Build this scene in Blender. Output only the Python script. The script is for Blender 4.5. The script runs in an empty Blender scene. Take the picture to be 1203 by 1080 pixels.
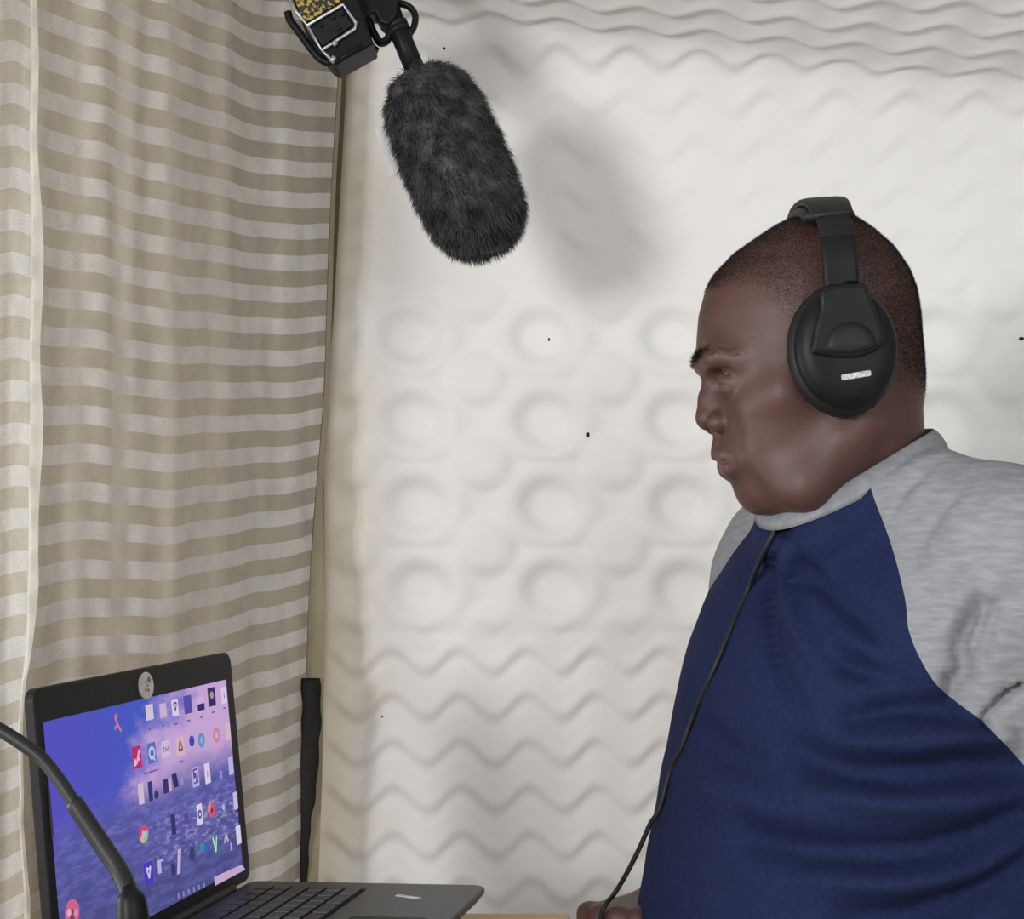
import bpy, bmesh, math, random
import numpy as np
from mathutils import Vector, Matrix
from mathutils.bvhtree import BVHTree
random.seed(7); rng = np.random.default_rng(7)
scene = bpy.context.scene
COL = scene.collection

# ------------------------------------------------------------------ camera, world, lights, exposure
F_PX, PITCH = 1680.0, 0.05
CAM = np.array([0.0, 0.0, 1.45])
cam_data = bpy.data.cameras.new('camera')
cam_data.sensor_fit = 'HORIZONTAL'; cam_data.sensor_width = 36.0
cam_data.lens = F_PX / 1203.0 * 36.0
cam_data.clip_start = 0.02
cam = bpy.data.objects.new('camera', cam_data); COL.objects.link(cam)
cam.location = CAM; cam.rotation_euler = (math.pi/2 + PITCH, 0, 0)
scene.camera = cam

world = bpy.data.worlds.new('world'); scene.world = world; world.use_nodes = True
wn = world.node_tree.nodes['Background']
wn.inputs['Color'].default_value = (1.0, 0.975, 0.93, 1); wn.inputs['Strength'].default_value = 0.46

def area(name, loc, target, size, energy, color):
    l = bpy.data.lights.new(name, 'AREA'); l.shape = 'DISK'; l.size = size; l.energy = energy; l.color = color
    o = bpy.data.objects.new(name, l); COL.objects.link(o); o.location = loc
    o.rotation_euler = (Vector(target) - Vector(loc)).to_track_quat('-Z', 'Y').to_euler()
    return o
area('key_lamp', (-1.25, -0.75, 1.70), (0.25, 1.5, 1.50), 0.5, 35, (1.0, 0.99, 0.98))
area('fill_light', (0.75, -0.9, 2.0), (-0.1, 1.4, 1.4), 1.4, 15, (0.95, 0.97, 1.0))  # added fill with no visible source, puts more light onto the curtain
area('window_daylight', (-1.25, 1.0, 1.35), (-0.4, 1.15, 1.25), 0.7, 13, (0.92, 0.96, 1.0))

vs = scene.view_settings
vs.view_transform = 'Standard'; vs.look = 'None'; vs.gamma = 1.0; vs.use_curve_mapping = False
vs.exposure = 0.0

# ------------------------------------------------------------------ projection helpers (pixel -> point at a real distance)
CP, SP = math.cos(PITCH), math.sin(PITCH)
def ray(px, py):
    a = (px - 601.5) / F_PX; b = (540.0 - py) / F_PX
    return np.array([a, CP - b*SP, SP + b*CP])
def P(px, py, y):
    r = ray(px, py); return CAM + r * (y / r[1])

# ------------------------------------------------------------------ material helpers
def srgb(r, g, b):
    f = lambda c: (c/255/12.92) if c/255 <= 0.04045 else ((c/255+0.055)/1.055)**2.4
    return (f(r), f(g), f(b), 1)
def mat(name, col, rough=0.6, metal=0.0, noise=None, bump=None, sss=0.0, spec=None, sheen=0.0):
    """principled material; noise=(scale, second colour, detail, stretch), bump=(scale, strength, stretch)"""
    m = bpy.data.materials.new(name); m.use_nodes = True
    nt = m.node_tree; b = nt.nodes['Principled BSDF']
    b.inputs['Base Color'].default_value = col; b.inputs['Roughness'].default_value = rough
    b.inputs['Metallic'].default_value = metal
    if spec is not None: b.inputs['Specular IOR Level'].default_value = spec
    if sss:
        b.inputs['Subsurface Weight'].default_value = sss
        b.inputs['Subsurface Radius'].default_value = (0.008, 0.003, 0.002)
        b.inputs['Subsurface Scale'].default_value = 0.6
    if sheen: b.inputs['Sheen Weight'].default_value = sheen
    tc = nt.nodes.new('ShaderNodeTexCoord')
    def nz(scale, detail, stretch):
        mp = nt.nodes.new('ShaderNodeMapping'); mp.inputs['Scale'].default_value = stretch
        nt.links.new(tc.outputs['Object'], mp.inputs['Vector'])
        n = nt.nodes.new('ShaderNodeTexNoise'); n.inputs['Scale'].default_value = scale
        n.inputs['Detail'].default_value = detail
        nt.links.new(mp.outputs['Vector'], n.inputs['Vector']); return n
    if noise:
        scale, c2, detail, stretch = noise
        n = nz(scale, detail, stretch)
        r = nt.nodes.new('ShaderNodeValToRGB')
        r.color_ramp.elements[0].position = 0.35; r.color_ramp.elements[1].position = 0.65
        r.color_ramp.elements[0].color = col; r.color_ramp.elements[1].color = c2
        nt.links.new(n.outputs['Fac'], r.inputs['Fac']); nt.links.new(r.outputs['Color'], b.inputs['Base Color'])
    if bump:
        scale, st, stretch = bump
        n = nz(scale, 3, stretch)
        bp = nt.nodes.new('ShaderNodeBump'); bp.inputs['Strength'].default_value = st; bp.inputs['Distance'].default_value = 0.002
        nt.links.new(n.outputs['Fac'], bp.inputs['Height']); nt.links.new(bp.outputs['Normal'], b.inputs['Normal'])
    return m
def emit(name, col, strength=1.0):
    m = bpy.data.materials.new(name); m.use_nodes = True; nt = m.node_tree
    nt.nodes.remove(nt.nodes['Principled BSDF'])
    e = nt.nodes.new('ShaderNodeEmission'); e.inputs['Color'].default_value = col; e.inputs['Strength'].default_value = strength
    nt.links.new(e.outputs[0], nt.nodes['Material Output'].inputs['Surface'])
    return m
ONE = (1, 1, 1)
M = {}
M['foam'] = mat('foam', (0.86, 0.855, 0.835, 1), 0.9, bump=(260, 0.10, ONE), spec=0.1)
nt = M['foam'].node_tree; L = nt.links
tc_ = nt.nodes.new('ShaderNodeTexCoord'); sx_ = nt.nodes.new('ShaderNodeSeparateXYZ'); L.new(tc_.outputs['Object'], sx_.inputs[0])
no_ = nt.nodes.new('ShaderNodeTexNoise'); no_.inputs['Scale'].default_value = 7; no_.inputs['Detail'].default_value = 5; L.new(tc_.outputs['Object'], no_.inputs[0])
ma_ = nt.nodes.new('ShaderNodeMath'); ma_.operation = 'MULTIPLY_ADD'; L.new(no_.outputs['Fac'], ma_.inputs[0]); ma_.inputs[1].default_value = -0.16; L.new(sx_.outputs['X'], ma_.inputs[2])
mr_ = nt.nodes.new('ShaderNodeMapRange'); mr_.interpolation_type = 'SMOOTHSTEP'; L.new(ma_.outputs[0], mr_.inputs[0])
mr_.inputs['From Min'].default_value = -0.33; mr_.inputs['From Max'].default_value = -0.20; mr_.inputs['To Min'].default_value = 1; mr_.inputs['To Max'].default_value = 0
mi_ = nt.nodes.new('ShaderNodeMix'); mi_.data_type = 'RGBA'; L.new(mr_.outputs[0], mi_.inputs['Factor']); mi_.inputs[6].default_value = (0.86, 0.855, 0.84, 1); mi_.inputs[7].default_value = (0.74, 0.67, 0.54, 1)  # tan left edge: foam yellowing plus curtain shade and bounce put into the colour
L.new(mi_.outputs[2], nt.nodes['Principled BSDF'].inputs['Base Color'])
M['black'] = mat('black_plastic', (0.007, 0.0075, 0.008, 1), 0.42, noise=(60, (0.010, 0.0105, 0.011, 1), 2, ONE), spec=0.14)
M['black_soft'] = mat('black_leatherette', (0.009, 0.0095, 0.010, 1), 0.55, bump=(160, 0.25, ONE), spec=0.35)
M['grey_plastic'] = mat('grey_plastic', (0.014, 0.0145, 0.0155, 1), 0.42, noise=(40, (0.02, 0.02, 0.021, 1), 2, ONE), spec=0.14)
M['silver'] = mat('silver', (0.55, 0.56, 0.57, 1), 0.35, 0.6, noise=(300, (0.4, 0.41, 0.42, 1), 2, ONE))
M['badge'] = mat('badge', (0.62, 0.62, 0.62, 1), 0.4, noise=(420, (0.3, 0.3, 0.3, 1), 2, ONE))
M['fur'] = mat('fur', (0.026, 0.026, 0.029, 1), 0.65, noise=(55, (0.085, 0.085, 0.092, 1), 3, ONE), spec=0.3)
M['tag'] = mat('tag', (0.55, 0.55, 0.55, 1), 0.7, noise=(80, (0.62, 0.62, 0.62, 1), 2, ONE))
M['wood'] = mat('wood', (0.50, 0.34, 0.18, 1), 0.6, noise=(14, (0.62, 0.45, 0.27, 1), 4, (1, 9, 9)))
M['wall'] = mat('plaster', (0.36, 0.31, 0.24, 1), 0.9, noise=(5, (0.40, 0.35, 0.28, 1), 3, ONE))
M['floor'] = mat('floor', (0.30, 0.25, 0.20, 1), 0.7, noise=(6, (0.36, 0.30, 0.25, 1), 4, ONE))
M['skin'] = mat('skin', (0.070, 0.0325, 0.0265, 1), 0.50, noise=(16, (0.088, 0.041, 0.0335, 1), 4, ONE), bump=(420, 0.12, ONE), sss=0.08, spec=0.4)
M['lip'] = mat('lip', (0.088, 0.043, 0.038, 1), 0.45, noise=(60, (0.105, 0.053, 0.048, 1), 3, ONE), bump=(200, 0.2, ONE), sss=0.1)
M['hair'] = mat('hair', (0.012, 0.0095, 0.0088, 1), 0.6, noise=(70, (0.022, 0.018, 0.0165, 1), 2, ONE), spec=0.3)
M['navy'] = mat('navy_jersey', (0.0105, 0.0165, 0.053, 1), 0.85, noise=(260, (0.0138, 0.021, 0.065, 1), 3, ONE), bump=(700, 0.2, ONE), spec=0.12)
M['heather'] = mat('heather_jersey', (0.222, 0.230, 0.250, 1), 0.9, noise=(75, (0.285, 0.293, 0.312, 1), 5, (.8, .8, 4.0)), bump=(700, 0.2, ONE), spec=0.15)
M['band'] = mat('neck_rib', (0.20, 0.208, 0.225, 1), 0.9, noise=(120, (0.25, 0.258, 0.275, 1), 3, ONE), spec=0.15)
M['trouser'] = mat('trouser', (0.03, 0.032, 0.04, 1), 0.85, noise=(90, (0.04, 0.042, 0.05, 1), 3, ONE))
M['shoe'] = mat('shoe', (0.02, 0.018, 0.017, 1), 0.5, noise=(30, (0.03, 0.027, 0.025, 1), 3, ONE))
M['eye_white'] = mat('eye_white', (0.55, 0.50, 0.46, 1), 0.3, noise=(50, (0.5, 0.44, 0.4, 1), 2, ONE))
M['iris'] = mat('iris', (0.02, 0.012, 0.008, 1), 0.2, noise=(90, (0.03, 0.018, 0.01, 1), 2, ONE))
M['laptop'] = mat('laptop_shell', (0.0085, 0.0085, 0.009, 1), 0.5, noise=(120, (0.012, 0.012, 0.0125, 1), 3, ONE), spec=0.2)
M['deck'] = mat('laptop_deck', (0.045, 0.046, 0.048, 1), 0.42, noise=(200, (0.06, 0.061, 0.063, 1), 3, ONE))
M['key'] = mat('keycap', (0.024, 0.024, 0.025, 1), 0.4, noise=(300, (0.034, 0.034, 0.036, 1), 2, ONE))
M['sticker'] = mat('sticker', (0.50, 0.50, 0.47, 1), 0.5, noise=(140, (0.62, 0.6, 0.57, 1), 2, ONE))
M['sticker_ink'] = mat('sticker_ink', (0.16, 0.12, 0.12, 1), 0.5, noise=(200, (0.3, 0.1, 0.12, 1), 2, ONE))
M['strap'] = mat('strap', (0.007, 0.0065, 0.0065, 1), 0.6, noise=(40, (0.018, 0.017, 0.016, 1), 4, (1, 1, .3)), bump=(50, .5, ONE), spec=0.2)
M['cable'] = mat('cable', (0.013, 0.013, 0.0135, 1), 0.5, noise=(40, (0.018, 0.018, 0.019, 1), 2, ONE), spec=0.3)
M['lining'] = mat('lining', (0.70, 0.63, 0.51, 1), 0.95, noise=(9, (0.76, 0.69, 0.56, 1), 4, (3, 3, 1)))

# ------------------------------------------------------------------ mesh helpers
def link_mesh(name, verts, faces, m, parent=None, smooth=True, mats=None, midx=None):
    me = bpy.data.meshes.new(name)
    me.from_pydata([tuple(map(float, v)) for v in verts], [], [tuple(map(int, f)) for f in faces])
    for mm in (mats or [m]): me.materials.append(mm)
    if midx is not None: me.polygons.foreach_set('material_index', np.asarray(midx, dtype=np.int32))
    if smooth: me.polygons.foreach_set('use_smooth', np.ones(len(me.polygons), dtype=bool))
    me.update()
    o = bpy.data.objects.new(name, me); COL.objects.link(o)
    if parent is not None: attach(o, parent)
    return o
def attach(o, parent):
    """parent keeping the world-space placement (children are modelled in world coordinates)"""
    o.parent = parent
    bpy.context.view_layer.update()
    o.matrix_parent_inverse = parent.matrix_world.inverted()
def link_bm(name, bm, m, parent=None, smooth=False, mats=None):
    me = bpy.data.meshes.new(name); bmesh.ops.recalc_face_normals(bm, faces=bm.faces); bm.to_mesh(me); bm.free()
    for mm in (mats or [m]): me.materials.append(mm)
    if smooth: me.polygons.foreach_set('use_smooth', np.ones(len(me.polygons), dtype=bool))
    o = bpy.data.objects.new(name, me); COL.objects.link(o)
    if parent is not None: attach(o, parent)
    return o
def tag(o, label, cat, group=None):
    o['label'] = label; o['category'] = cat
    if group: o['group'] = group
    return o
def thing(name, label, cat, loc=(0, 0, 0)):
    o = bpy.data.objects.new(name, None); COL.objects.link(o); o.location = loc
    o.empty_display_size = 0.05
    bpy.context.view_layer.update()
    return tag(o, label, cat)
def structure(o): o['kind'] = 'structure'; return o
def bm_box(bm, c, ex, ey, ez, hx, hy, hz, bevel=0.0):
    """box with centre c, unit axes ex,ey,ez and half sizes"""
    c, ex, ey, ez = map(np.asarray, (c, ex, ey, ez))
    vs_ = [bm.verts.new(c + sx*hx*ex + sy*hy*ey + sz*hz*ez) for sx in (-1, 1) for sy in (-1, 1) for sz in (-1, 1)]
    fs = [bm.faces.new([vs_[i] for i in f]) for f in ((0,1,3,2), (4,6,7,5), (0,4,5,1), (2,3,7,6), (0,2,6,4), (1,5,7,3))]
    if bevel:
        es = {e for f in fs for e in f.edges}
        bmesh.ops.recalc_face_normals(bm, faces=fs)
        bmesh.ops.bevel(bm, geom=list(es), offset=bevel, segments=3, affect='EDGES', profile=0.5)
def bm_prism(bm, pts, axis, bevel=0.0):
    """closed polygon (3-D points) extruded along vector axis"""
    axis = np.asarray(axis, float)
    a = [bm.verts.new(p) for p in pts]; b = [bm.verts.new(np.asarray(p) + axis) for p in pts]
    n = len(a); fs = [bm.faces.new(a), bm.faces.new(b[::-1])]
    for i in range(n): fs.append(bm.faces.new((a[i], b[i], b[(i+1) % n], a[(i+1) % n])))
    bmesh.ops.recalc_face_normals(bm, faces=fs)
    if bevel:
        es = {e for f in fs for e in f.edges}
        bmesh.ops.bevel(bm, geom=list(es), offset=bevel, segments=3, affect='EDGES', profile=0.5)
def catmull(pts, n):
    pts = np.asarray(pts, float); k = len(pts)
    ext = np.vstack([2*pts[0]-pts[1], pts, 2*pts[-1]-pts[-2]])
    out = []
    for t in np.linspace(0, k-1, n):
        i = min(int(t), k-2); f = t - i
        p0, p1, p2, p3 = ext[i:i+4]
        out.append(0.5*((2*p1) + (p2-p0)*f + (2*p0-5*p1+4*p2-p3)*f*f + (3*p1-p0-3*p2+p3)*f**3))
    return np.array(out)
def bm_tube(bm, path, r, seg=12, closed=False, flat=1.0, updir=None):
    """tube round a path; r may be a list; flat squashes one axis"""
    path = np.asarray(path, float); n = len(path)
    rr = np.full(n, r) if np.isscalar(r) else np.asarray(r, float)
    tg = np.gradient(path, axis=0) if not closed else np.roll(path, -1, 0) - np.roll(path, 1, 0)
    tg /= np.linalg.norm(tg, axis=1)[:, None] + 1e-12
    ref = np.array([0, 0, 1.0]) if updir is None else np.asarray(updir, float)
    if updir is None and abs(tg[0] @ ref) > 0.9: ref = np.array([1.0, 0, 0])
    rings = []
    nrm = ref - tg[0]*(ref @ tg[0]); nrm /= np.linalg.norm(nrm)
    for i in range(n):
        if updir is not None: nrm = ref - tg[i]*(ref @ tg[i])
        else: nrm = nrm - tg[i]*(nrm @ tg[i])
        nrm /= np.linalg.norm(nrm) + 1e-12
        bi = np.cross(tg[i], nrm)
        rings.append([bm.verts.new(path[i] + rr[i]*(math.cos(a)*nrm + flat*math.sin(a)*bi))
                      for a in np.linspace(0, 2*math.pi, seg, endpoint=False)])
    m_ = n if closed else n-1
    for i in range(m_):
        A, B = rings[i], rings[(i+1) % n]
        for j in range(seg): bm.faces.new((A[j], A[(j+1) % seg], B[(j+1) % seg], B[j]))
    if not closed:
        bm.faces.new(rings[0][::-1]); bm.faces.new(rings[-1])
def bm_loft(bm, rings, cap=True):
    R = [[bm.verts.new(p) for p in r] for r in rings]
    n = len(R[0])
    for A, B in zip(R[:-1], R[1:]):
        for j in range(n): bm.faces.new((A[j], A[(j+1) % n], B[(j+1) % n], B[j]))
    if cap: bm.faces.new(R[0][::-1]); bm.faces.new(R[-1])

# ------------------------------------------------------------------ implicit surfaces (numpy) and surface nets
class Grid:
    def __init__(s, lo, hi, h):
        s.lo = np.asarray(lo, float); s.h = h
        s.n = np.ceil((np.asarray(hi) - s.lo)/h).astype(int) + 1
        s.ax = [s.lo[i] + h*np.arange(s.n[i]) for i in range(3)]
        s.F = np.full(s.n, 0.5, dtype=np.float32)
    def sl(s, lo, hi):
        r = []
        for i in range(3):
            a = max(0, int((lo[i]-s.lo[i])/s.h)); b = min(s.n[i], int((hi[i]-s.lo[i])/s.h)+2)
            r.append(slice(a, max(a, b)))
        return tuple(r)
    def xyz(s, q):
        return (s.ax[0][q[0]][:, None, None], s.ax[1][q[1]][None, :, None], s.ax[2][q[2]][None, None, :])
    def op(s, fn, lo, hi, k, sub=False, pad=0.03):
        q = s.sl(np.asarray(lo)-pad-k, np.asarray(hi)+pad+k)
        A = s.F[q]
        if A.size == 0: return
        D = np.broadcast_to(fn(*s.xyz(q)), A.shape).astype(np.float32)
        if sub:
            D = -D; hh = np.clip(0.5 - 0.5*(D - A)/k, 0, 1) if k else (A > D)
            s.F[q] = (A*hh + D*(1-hh) + k*hh*(1-hh)) if k else np.maximum(A, D)
        else:
            hh = np.clip(0.5 + 0.5*(A - D)/k, 0, 1) if k else (D < A)
            s.F[q] = (A*(1-hh) + D*hh - k*hh*(1-hh)) if k else np.minimum(A, D)
    def cap(s, a, b, ra, rb, k=0.01, sub=False):
        a = np.asarray(a, float); b = np.asarray(b, float); ba = b - a; L2 = max(ba @ ba, 1e-9)
        def fn(x, y, z):
            px, py, pz = x-a[0], y-a[1], z-a[2]
            t = np.clip((px*ba[0]+py*ba[1]+pz*ba[2])/L2, 0, 1)
            return np.sqrt((px-t*ba[0])**2+(py-t*ba[1])**2+(pz-t*ba[2])**2) - (ra+(rb-ra)*t)
        R = max(ra, rb); s.op(fn, np.minimum(a, b)-R, np.maximum(a, b)+R, k, sub)
    def ell(s, c, r, k=0.01, sub=False, rot=None):
        c = np.asarray(c, float); r = np.asarray(r, float)
        Rm = np.eye(3) if rot is None else np.array(rot)
        def fn(x, y, z):
            d = (x-c[0], y-c[1], z-c[2])
            l = [Rm[i][0]*d[0]+Rm[i][1]*d[1]+Rm[i][2]*d[2] for i in range(3)]
            k0 = np.sqrt(sum((l[i]/r[i])**2 for i in range(3))); k1 = np.sqrt(sum((l[i]/r[i]**2)**2 for i in range(3)))
            return k0*(k0-1)/(k1+1e-9)
        R = r.max(); s.op(fn, c-R, c+R, k, sub)
    def mesh(s, smooth=2):
        return surface_nets(s.F, s.lo, s.h, smooth)
def surface_nets(F, lo, h, smooth):
    S = F < 0
    nx, ny, nz = F.shape
    cnt = np.zeros((nx-1, ny-1, nz-1), dtype=np.int8)
    for dx in (0, 1):
        for dy in (0, 1):
            for dz in (0, 1): cnt += S[dx:nx-1+dx, dy:ny-1+dy, dz:nz-1+dz]
    act = np.argwhere((cnt > 0) & (cnt < 8))
    idx = np.full(cnt.shape, -1, dtype=np.int64); idx[act[:, 0], act[:, 1], act[:, 2]] = np.arange(len(act))
    acc = np.zeros((len(act), 3)); num = np.zeros(len(act))
    corners = [(i, j, k) for i in (0, 1) for j in (0, 1) for k in (0, 1)]
    for a in corners:
        for b in corners:
            if sum(b) - sum(a) == 1 and all(x <= y for x, y in zip(a, b)):
                fa = F[act[:, 0]+a[0], act[:, 1]+a[1], act[:, 2]+a[2]]; fb = F[act[:, 0]+b[0], act[:, 1]+b[1], act[:, 2]+b[2]]
                x = (fa < 0) != (fb < 0)
                t = fa/(fa-fb+1e-20); t = t[x][:, None]
                acc[x] += np.array(a)*(1-t) + np.array(b)*t; num[x] += 1
    V = lo + h*(act + acc/num[:, None])
    faces = []
    for ax in range(3):
        sh = [0, 0, 0]; sh[ax] = 1
        A = S[:nx-sh[0], :ny-sh[1], :nz-sh[2]]; B = S[sh[0]:, sh[1]:, sh[2]:]
        e = np.argwhere(A != B)
        u, v = [(1, 2), (2, 0), (0, 1)][ax]
        lim = [nx-1, ny-1, nz-1]
        ok = (e[:, u] > 0) & (e[:, v] > 0) & (e[:, u] < lim[u]) & (e[:, v] < lim[v])
        e = e[ok]
        q = []
        for du, dv in ((-1, -1), (0, -1), (0, 0), (-1, 0)):
            c = e.copy(); c[:, u] += du; c[:, v] += dv
            q.append(idx[c[:, 0], c[:, 1], c[:, 2]])
        q = np.stack(q, 1)
        fl = ~A[e[:, 0], e[:, 1], e[:, 2]]
        q[fl] = q[fl][:, ::-1]
        faces.append(q)
    Fc = np.vstack(faces); Fc = Fc[(Fc >= 0).all(1)]
    for it in range(smooth): V = laplace(V, Fc, 0.5)
    return V, Fc
def laplace(V, Fc, lam):
    acc = np.zeros_like(V); num = np.zeros(len(V))
    for i in range(4):
        for j in (1, 3):
            np.add.at(acc, Fc[:, i], V[Fc[:, (i+j) % 4]]); np.add.at(num, Fc[:, i], 1)
    ok = num > 0
    W = V.copy(); W[ok] += lam*(acc[ok]/num[ok][:, None] - V[ok]); return W
def vnormals(V, Fc):
    n = np.cross(V[Fc[:, 2]]-V[Fc[:, 0]], V[Fc[:, 3]]-V[Fc[:, 1]])
    N = np.zeros_like(V)
    for i in range(4): np.add.at(N, Fc[:, i], n)
    return N/(np.linalg.norm(N, axis=1)[:, None]+1e-12)

# ================================================================== SETTING
def quad_box(name, lo, hi, m):
    bm = bmesh.new(); lo = np.array(lo, float); hi = np.array(hi, float); c = (lo+hi)/2; h = (hi-lo)/2
    bm_box(bm, c, (1,0,0), (0,1,0), (0,0,1), *h)
    return structure(link_bm(name, bm, m))
quad_box('floor', (-1.6, -1.2, -0.05), (1.6, 2.1, 0.0), M['floor'])
quad_box('wall_back', (-1.0, 1.90, 0.0), (1.6, 2.0, 2.2), M['wall'])
quad_box('ceiling', (-1.0, 0.95, 2.16), (1.6, 2.0, 2.24), M['wall'])
# left wall with a window opening behind the curtain
bm = bmesh.new()
for lo, hi in (((-.86, .55, 0), (-.78, 1.90, .95)), ((-.86, .55, 1.75), (-.78, 1.90, 2.16)),
               ((-.86, .55, .95), (-.78, .70, 1.75)), ((-.86, 1.25, .95), (-.78, 1.90, 1.75))):
    lo = np.array(lo, float); hi = np.array(hi, float)
    bm_box(bm, (lo+hi)/2, (1,0,0), (0,1,0), (0,0,1), *((hi-lo)/2))
structure(link_bm('wall_left', bm, M['wall']))
bm = bmesh.new()
for c, h in (((-.82, .71, 1.35), (.03, .015, .40)), ((-.82, 1.24, 1.35), (.03, .015, .40)), ((-.82, .975, 1.35), (.02, .012, .40)),
             ((-.82, .975, .965), (.03, .25, .015)), ((-.82, .975, 1.735), (.03, .25, .015))):
    bm_box(bm, c, (1,0,0), (0,1,0), (0,0,1), *h)
structure(link_bm('window_1', bm, M['wood']))

# ------------------------------------------------------------------ foam: zoned egg-crate mattress panel, bent onto the ceiling
WY = 1.78
def zwall(py): return P(600, py, WY)[2]
Z_MID_T, Z_MID_B = zwall(335), zwall(742)
def foam_height(x, z):
    xs = x + 0.045*(z - 1.69)
    lx, lz = 0.1645, 0.1055; ux = (xs - P(482, 396, WY)[0])/lx; uz = (z - zwall(396))/lz
    wrap = lambda a: a - np.round(a)
    r1 = np.hypot(wrap(ux)*lx, wrap(uz)*lz*1.12); r2 = np.hypot(wrap(ux+.5)*lx, wrap(uz+.5)*lz*1.12)
    dim = 0.0060*np.exp(-((r1-.050)/.016)**2) - 0.0075*np.exp(-(r1/.032)**5) + 0.0100*np.exp(-(r2/.036)**5)
    t = (z + 0.014*np.cos(2*np.pi*(x + 0.02*(z-1.2) - P(421, 771, WY)[0])/0.0842) - zwall(778))/0.0562
    wave = 0.5*np.sin(2*np.pi*t) + 0.18*np.sin(4*np.pi*t)
    t2 = (z - 0.013*np.cos(2*np.pi*(x - P(655, 80, WY)[0])/0.088) - zwall(70))/0.0585
    wave_t = 0.5*np.sin(2*np.pi*t2) + 0.15*np.sin(4*np.pi*t2)
    s = lambda e: 1/(1+np.exp(-e/0.012))
    mid = s(z - Z_MID_B)*s(Z_MID_T - z)
    low = s(Z_MID_B - z); top = s(z - Z_MID_T)
    up_amp = 0.28 + 0.72/(1+np.exp(-(z-2.0)/0.035))
    return mid*dim*1.25 + low*0.0068*wave + top*0.0080*wave_t*up_amp
NX, NS = 330, 640
xs = np.linspace(0, 1, NX)
SL = np.linspace(0.3, 2.62, NS)                       # length along the sheet: wall part then ceiling part
Xl = lambda z: np.interp(z, [0.3, zwall(1035), zwall(800), zwall(560), zwall(350), zwall(80), 3],
                         [P(360,1035,WY)[0], P(362,1035,WY)[0], P(377,800,WY)[0], P(379,560,WY)[0], P(391,350,WY)[0], P(405,80,WY)[0], P(412,0,WY)[0]])
V = np.zeros((NS, NX, 3))
RB = 0.055
for i, sv in enumerate(SL):
    x0 = Xl(sv); x = x0 + xs*(1.15 - x0)
    zt = 2.085 - 0.105*np.clip(x + 0.05, 0, 1.0)      # the wall-ceiling bend sinks to the right
    a = np.clip((sv - (zt - RB))/(RB), 0, math.pi/2)
    over = np.maximum(sv - (zt - RB) - RB*math.pi/2, 0)
    zc = np.where(sv < zt-RB, sv, zt - RB + RB*np.sin(a)); yc = WY - RB*(1-np.cos(a)) - over
    zc = zc + over*0.06
    ny = -np.cos(a); nz = -np.sin(a)
    hgt = foam_height(x, sv)
    big = 0.004*np.sin(5.1*x+1.3*sv*2)+0.003*np.sin(9*sv+2*x) + 0.0012*np.sin(23*x+11*sv) + 0.0009*np.sin(17*sv-29*x)
    edge = 0.016*(1-np.clip((x-x0)/0.014, 0, 1))**2.2   # rounded side edge
    d = hgt*np.clip((x-x0)/0.03, 0, 1) + big - edge
    V[i, :, 0] = x; V[i, :, 1] = yc + ny*d; V[i, :, 2] = zc + nz*d
front = V.reshape(-1, 3)
back = front.copy()
A_ = np.repeat(SL, NX); 
up_i = np.repeat((SL > 2.0), NX)
back[:, 1] = np.where(front[:, 2] < 1.98, WY + 0.055, front[:, 1]+0.03*(~up_i) )
# back sheet follows a plain bent plane 5 cm behind
for i, sv in enumerate(SL):
    q = slice(i*NX, (i+1)*NX); x = front[q, 0]
    zt = 2.085 - 0.105*np.clip(x + 0.05, 0, 1.0)
    a = np.clip((sv - (zt - RB))/(RB), 0, math.pi/2); over = np.maximum(sv - (zt - RB) - RB*math.pi/2, 0)
    zc = np.where(sv < zt-RB, sv, zt - RB + RB*np.sin(a)) + over*0.06; yc = WY - RB*(1-np.cos(a)) - over
    back[q, 1] = yc + 0.045*np.cos(a); back[q, 2] = zc + 0.045*np.sin(a)
ii = np.arange(NS-1)[:, None]*NX + np.arange(NX-1)[None]
ii = ii.ravel()
f1 = np.stack([ii, ii+1, ii+1+NX, ii+NX], 1)
n0 = NS*NX
f2 = f1[:, ::-1] + n0
side = []
for i in range(NS-1):
    side.append((i*NX, (i+1)*NX, (i+1)*NX+n0, i*NX+n0)); e = NX-1
    side.append((i*NX+e, i*NX+e+n0, (i+1)*NX+e+n0, (i+1)*NX+e))
for j in range(NX-1):
    side.append((j, j+n0, j+1+n0, j+1)); e = (NS-1)*NX
    side.append((e+j, e+j+1, e+j+1+n0, e+j+n0))
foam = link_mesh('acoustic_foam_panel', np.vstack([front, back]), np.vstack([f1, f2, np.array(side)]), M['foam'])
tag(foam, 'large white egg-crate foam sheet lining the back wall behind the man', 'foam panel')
# two small dark specks on the foam
fb = BVHTree.FromPolygons([tuple(v) for v in front], [tuple(f) for f in f1])
def hit(bvh, px, py):
    r = Vector(ray(px, py)).normalized(); h_ = bvh.ray_cast(Vector(CAM), r); return h_
def on_foam(px, py, r, s=(1, 1)):
    p, n, _, _ = hit(fb, px, py); n = n if n.y < 0 else -n
    bm = bmesh.new(); t = n.cross(Vector((0, 0, 1))).normalized(); b = n.cross(t)
    bm_loft(bm, [[p + n*h_ + (t*math.cos(a)*s[0]+b*math.sin(a)*s[1])*r*k_ for a in np.linspace(0, 6.283, 9)[:-1]] for h_, k_ in ((-.0004, 1), (.0004, .8))])
    return bm
for px, py, r, s in ((645, 399, .0022, (.7, 1.2)), (691, 511, .0026, (.8, 1.5)), (522, 57, .002, (1, 1)), (449, 842, .0016, (1, 1)), (1200, 398, .003, (1.2, .9))):
    link_bm('speck', on_foam(px, py, r, s), M['strap'], foam)

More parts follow.
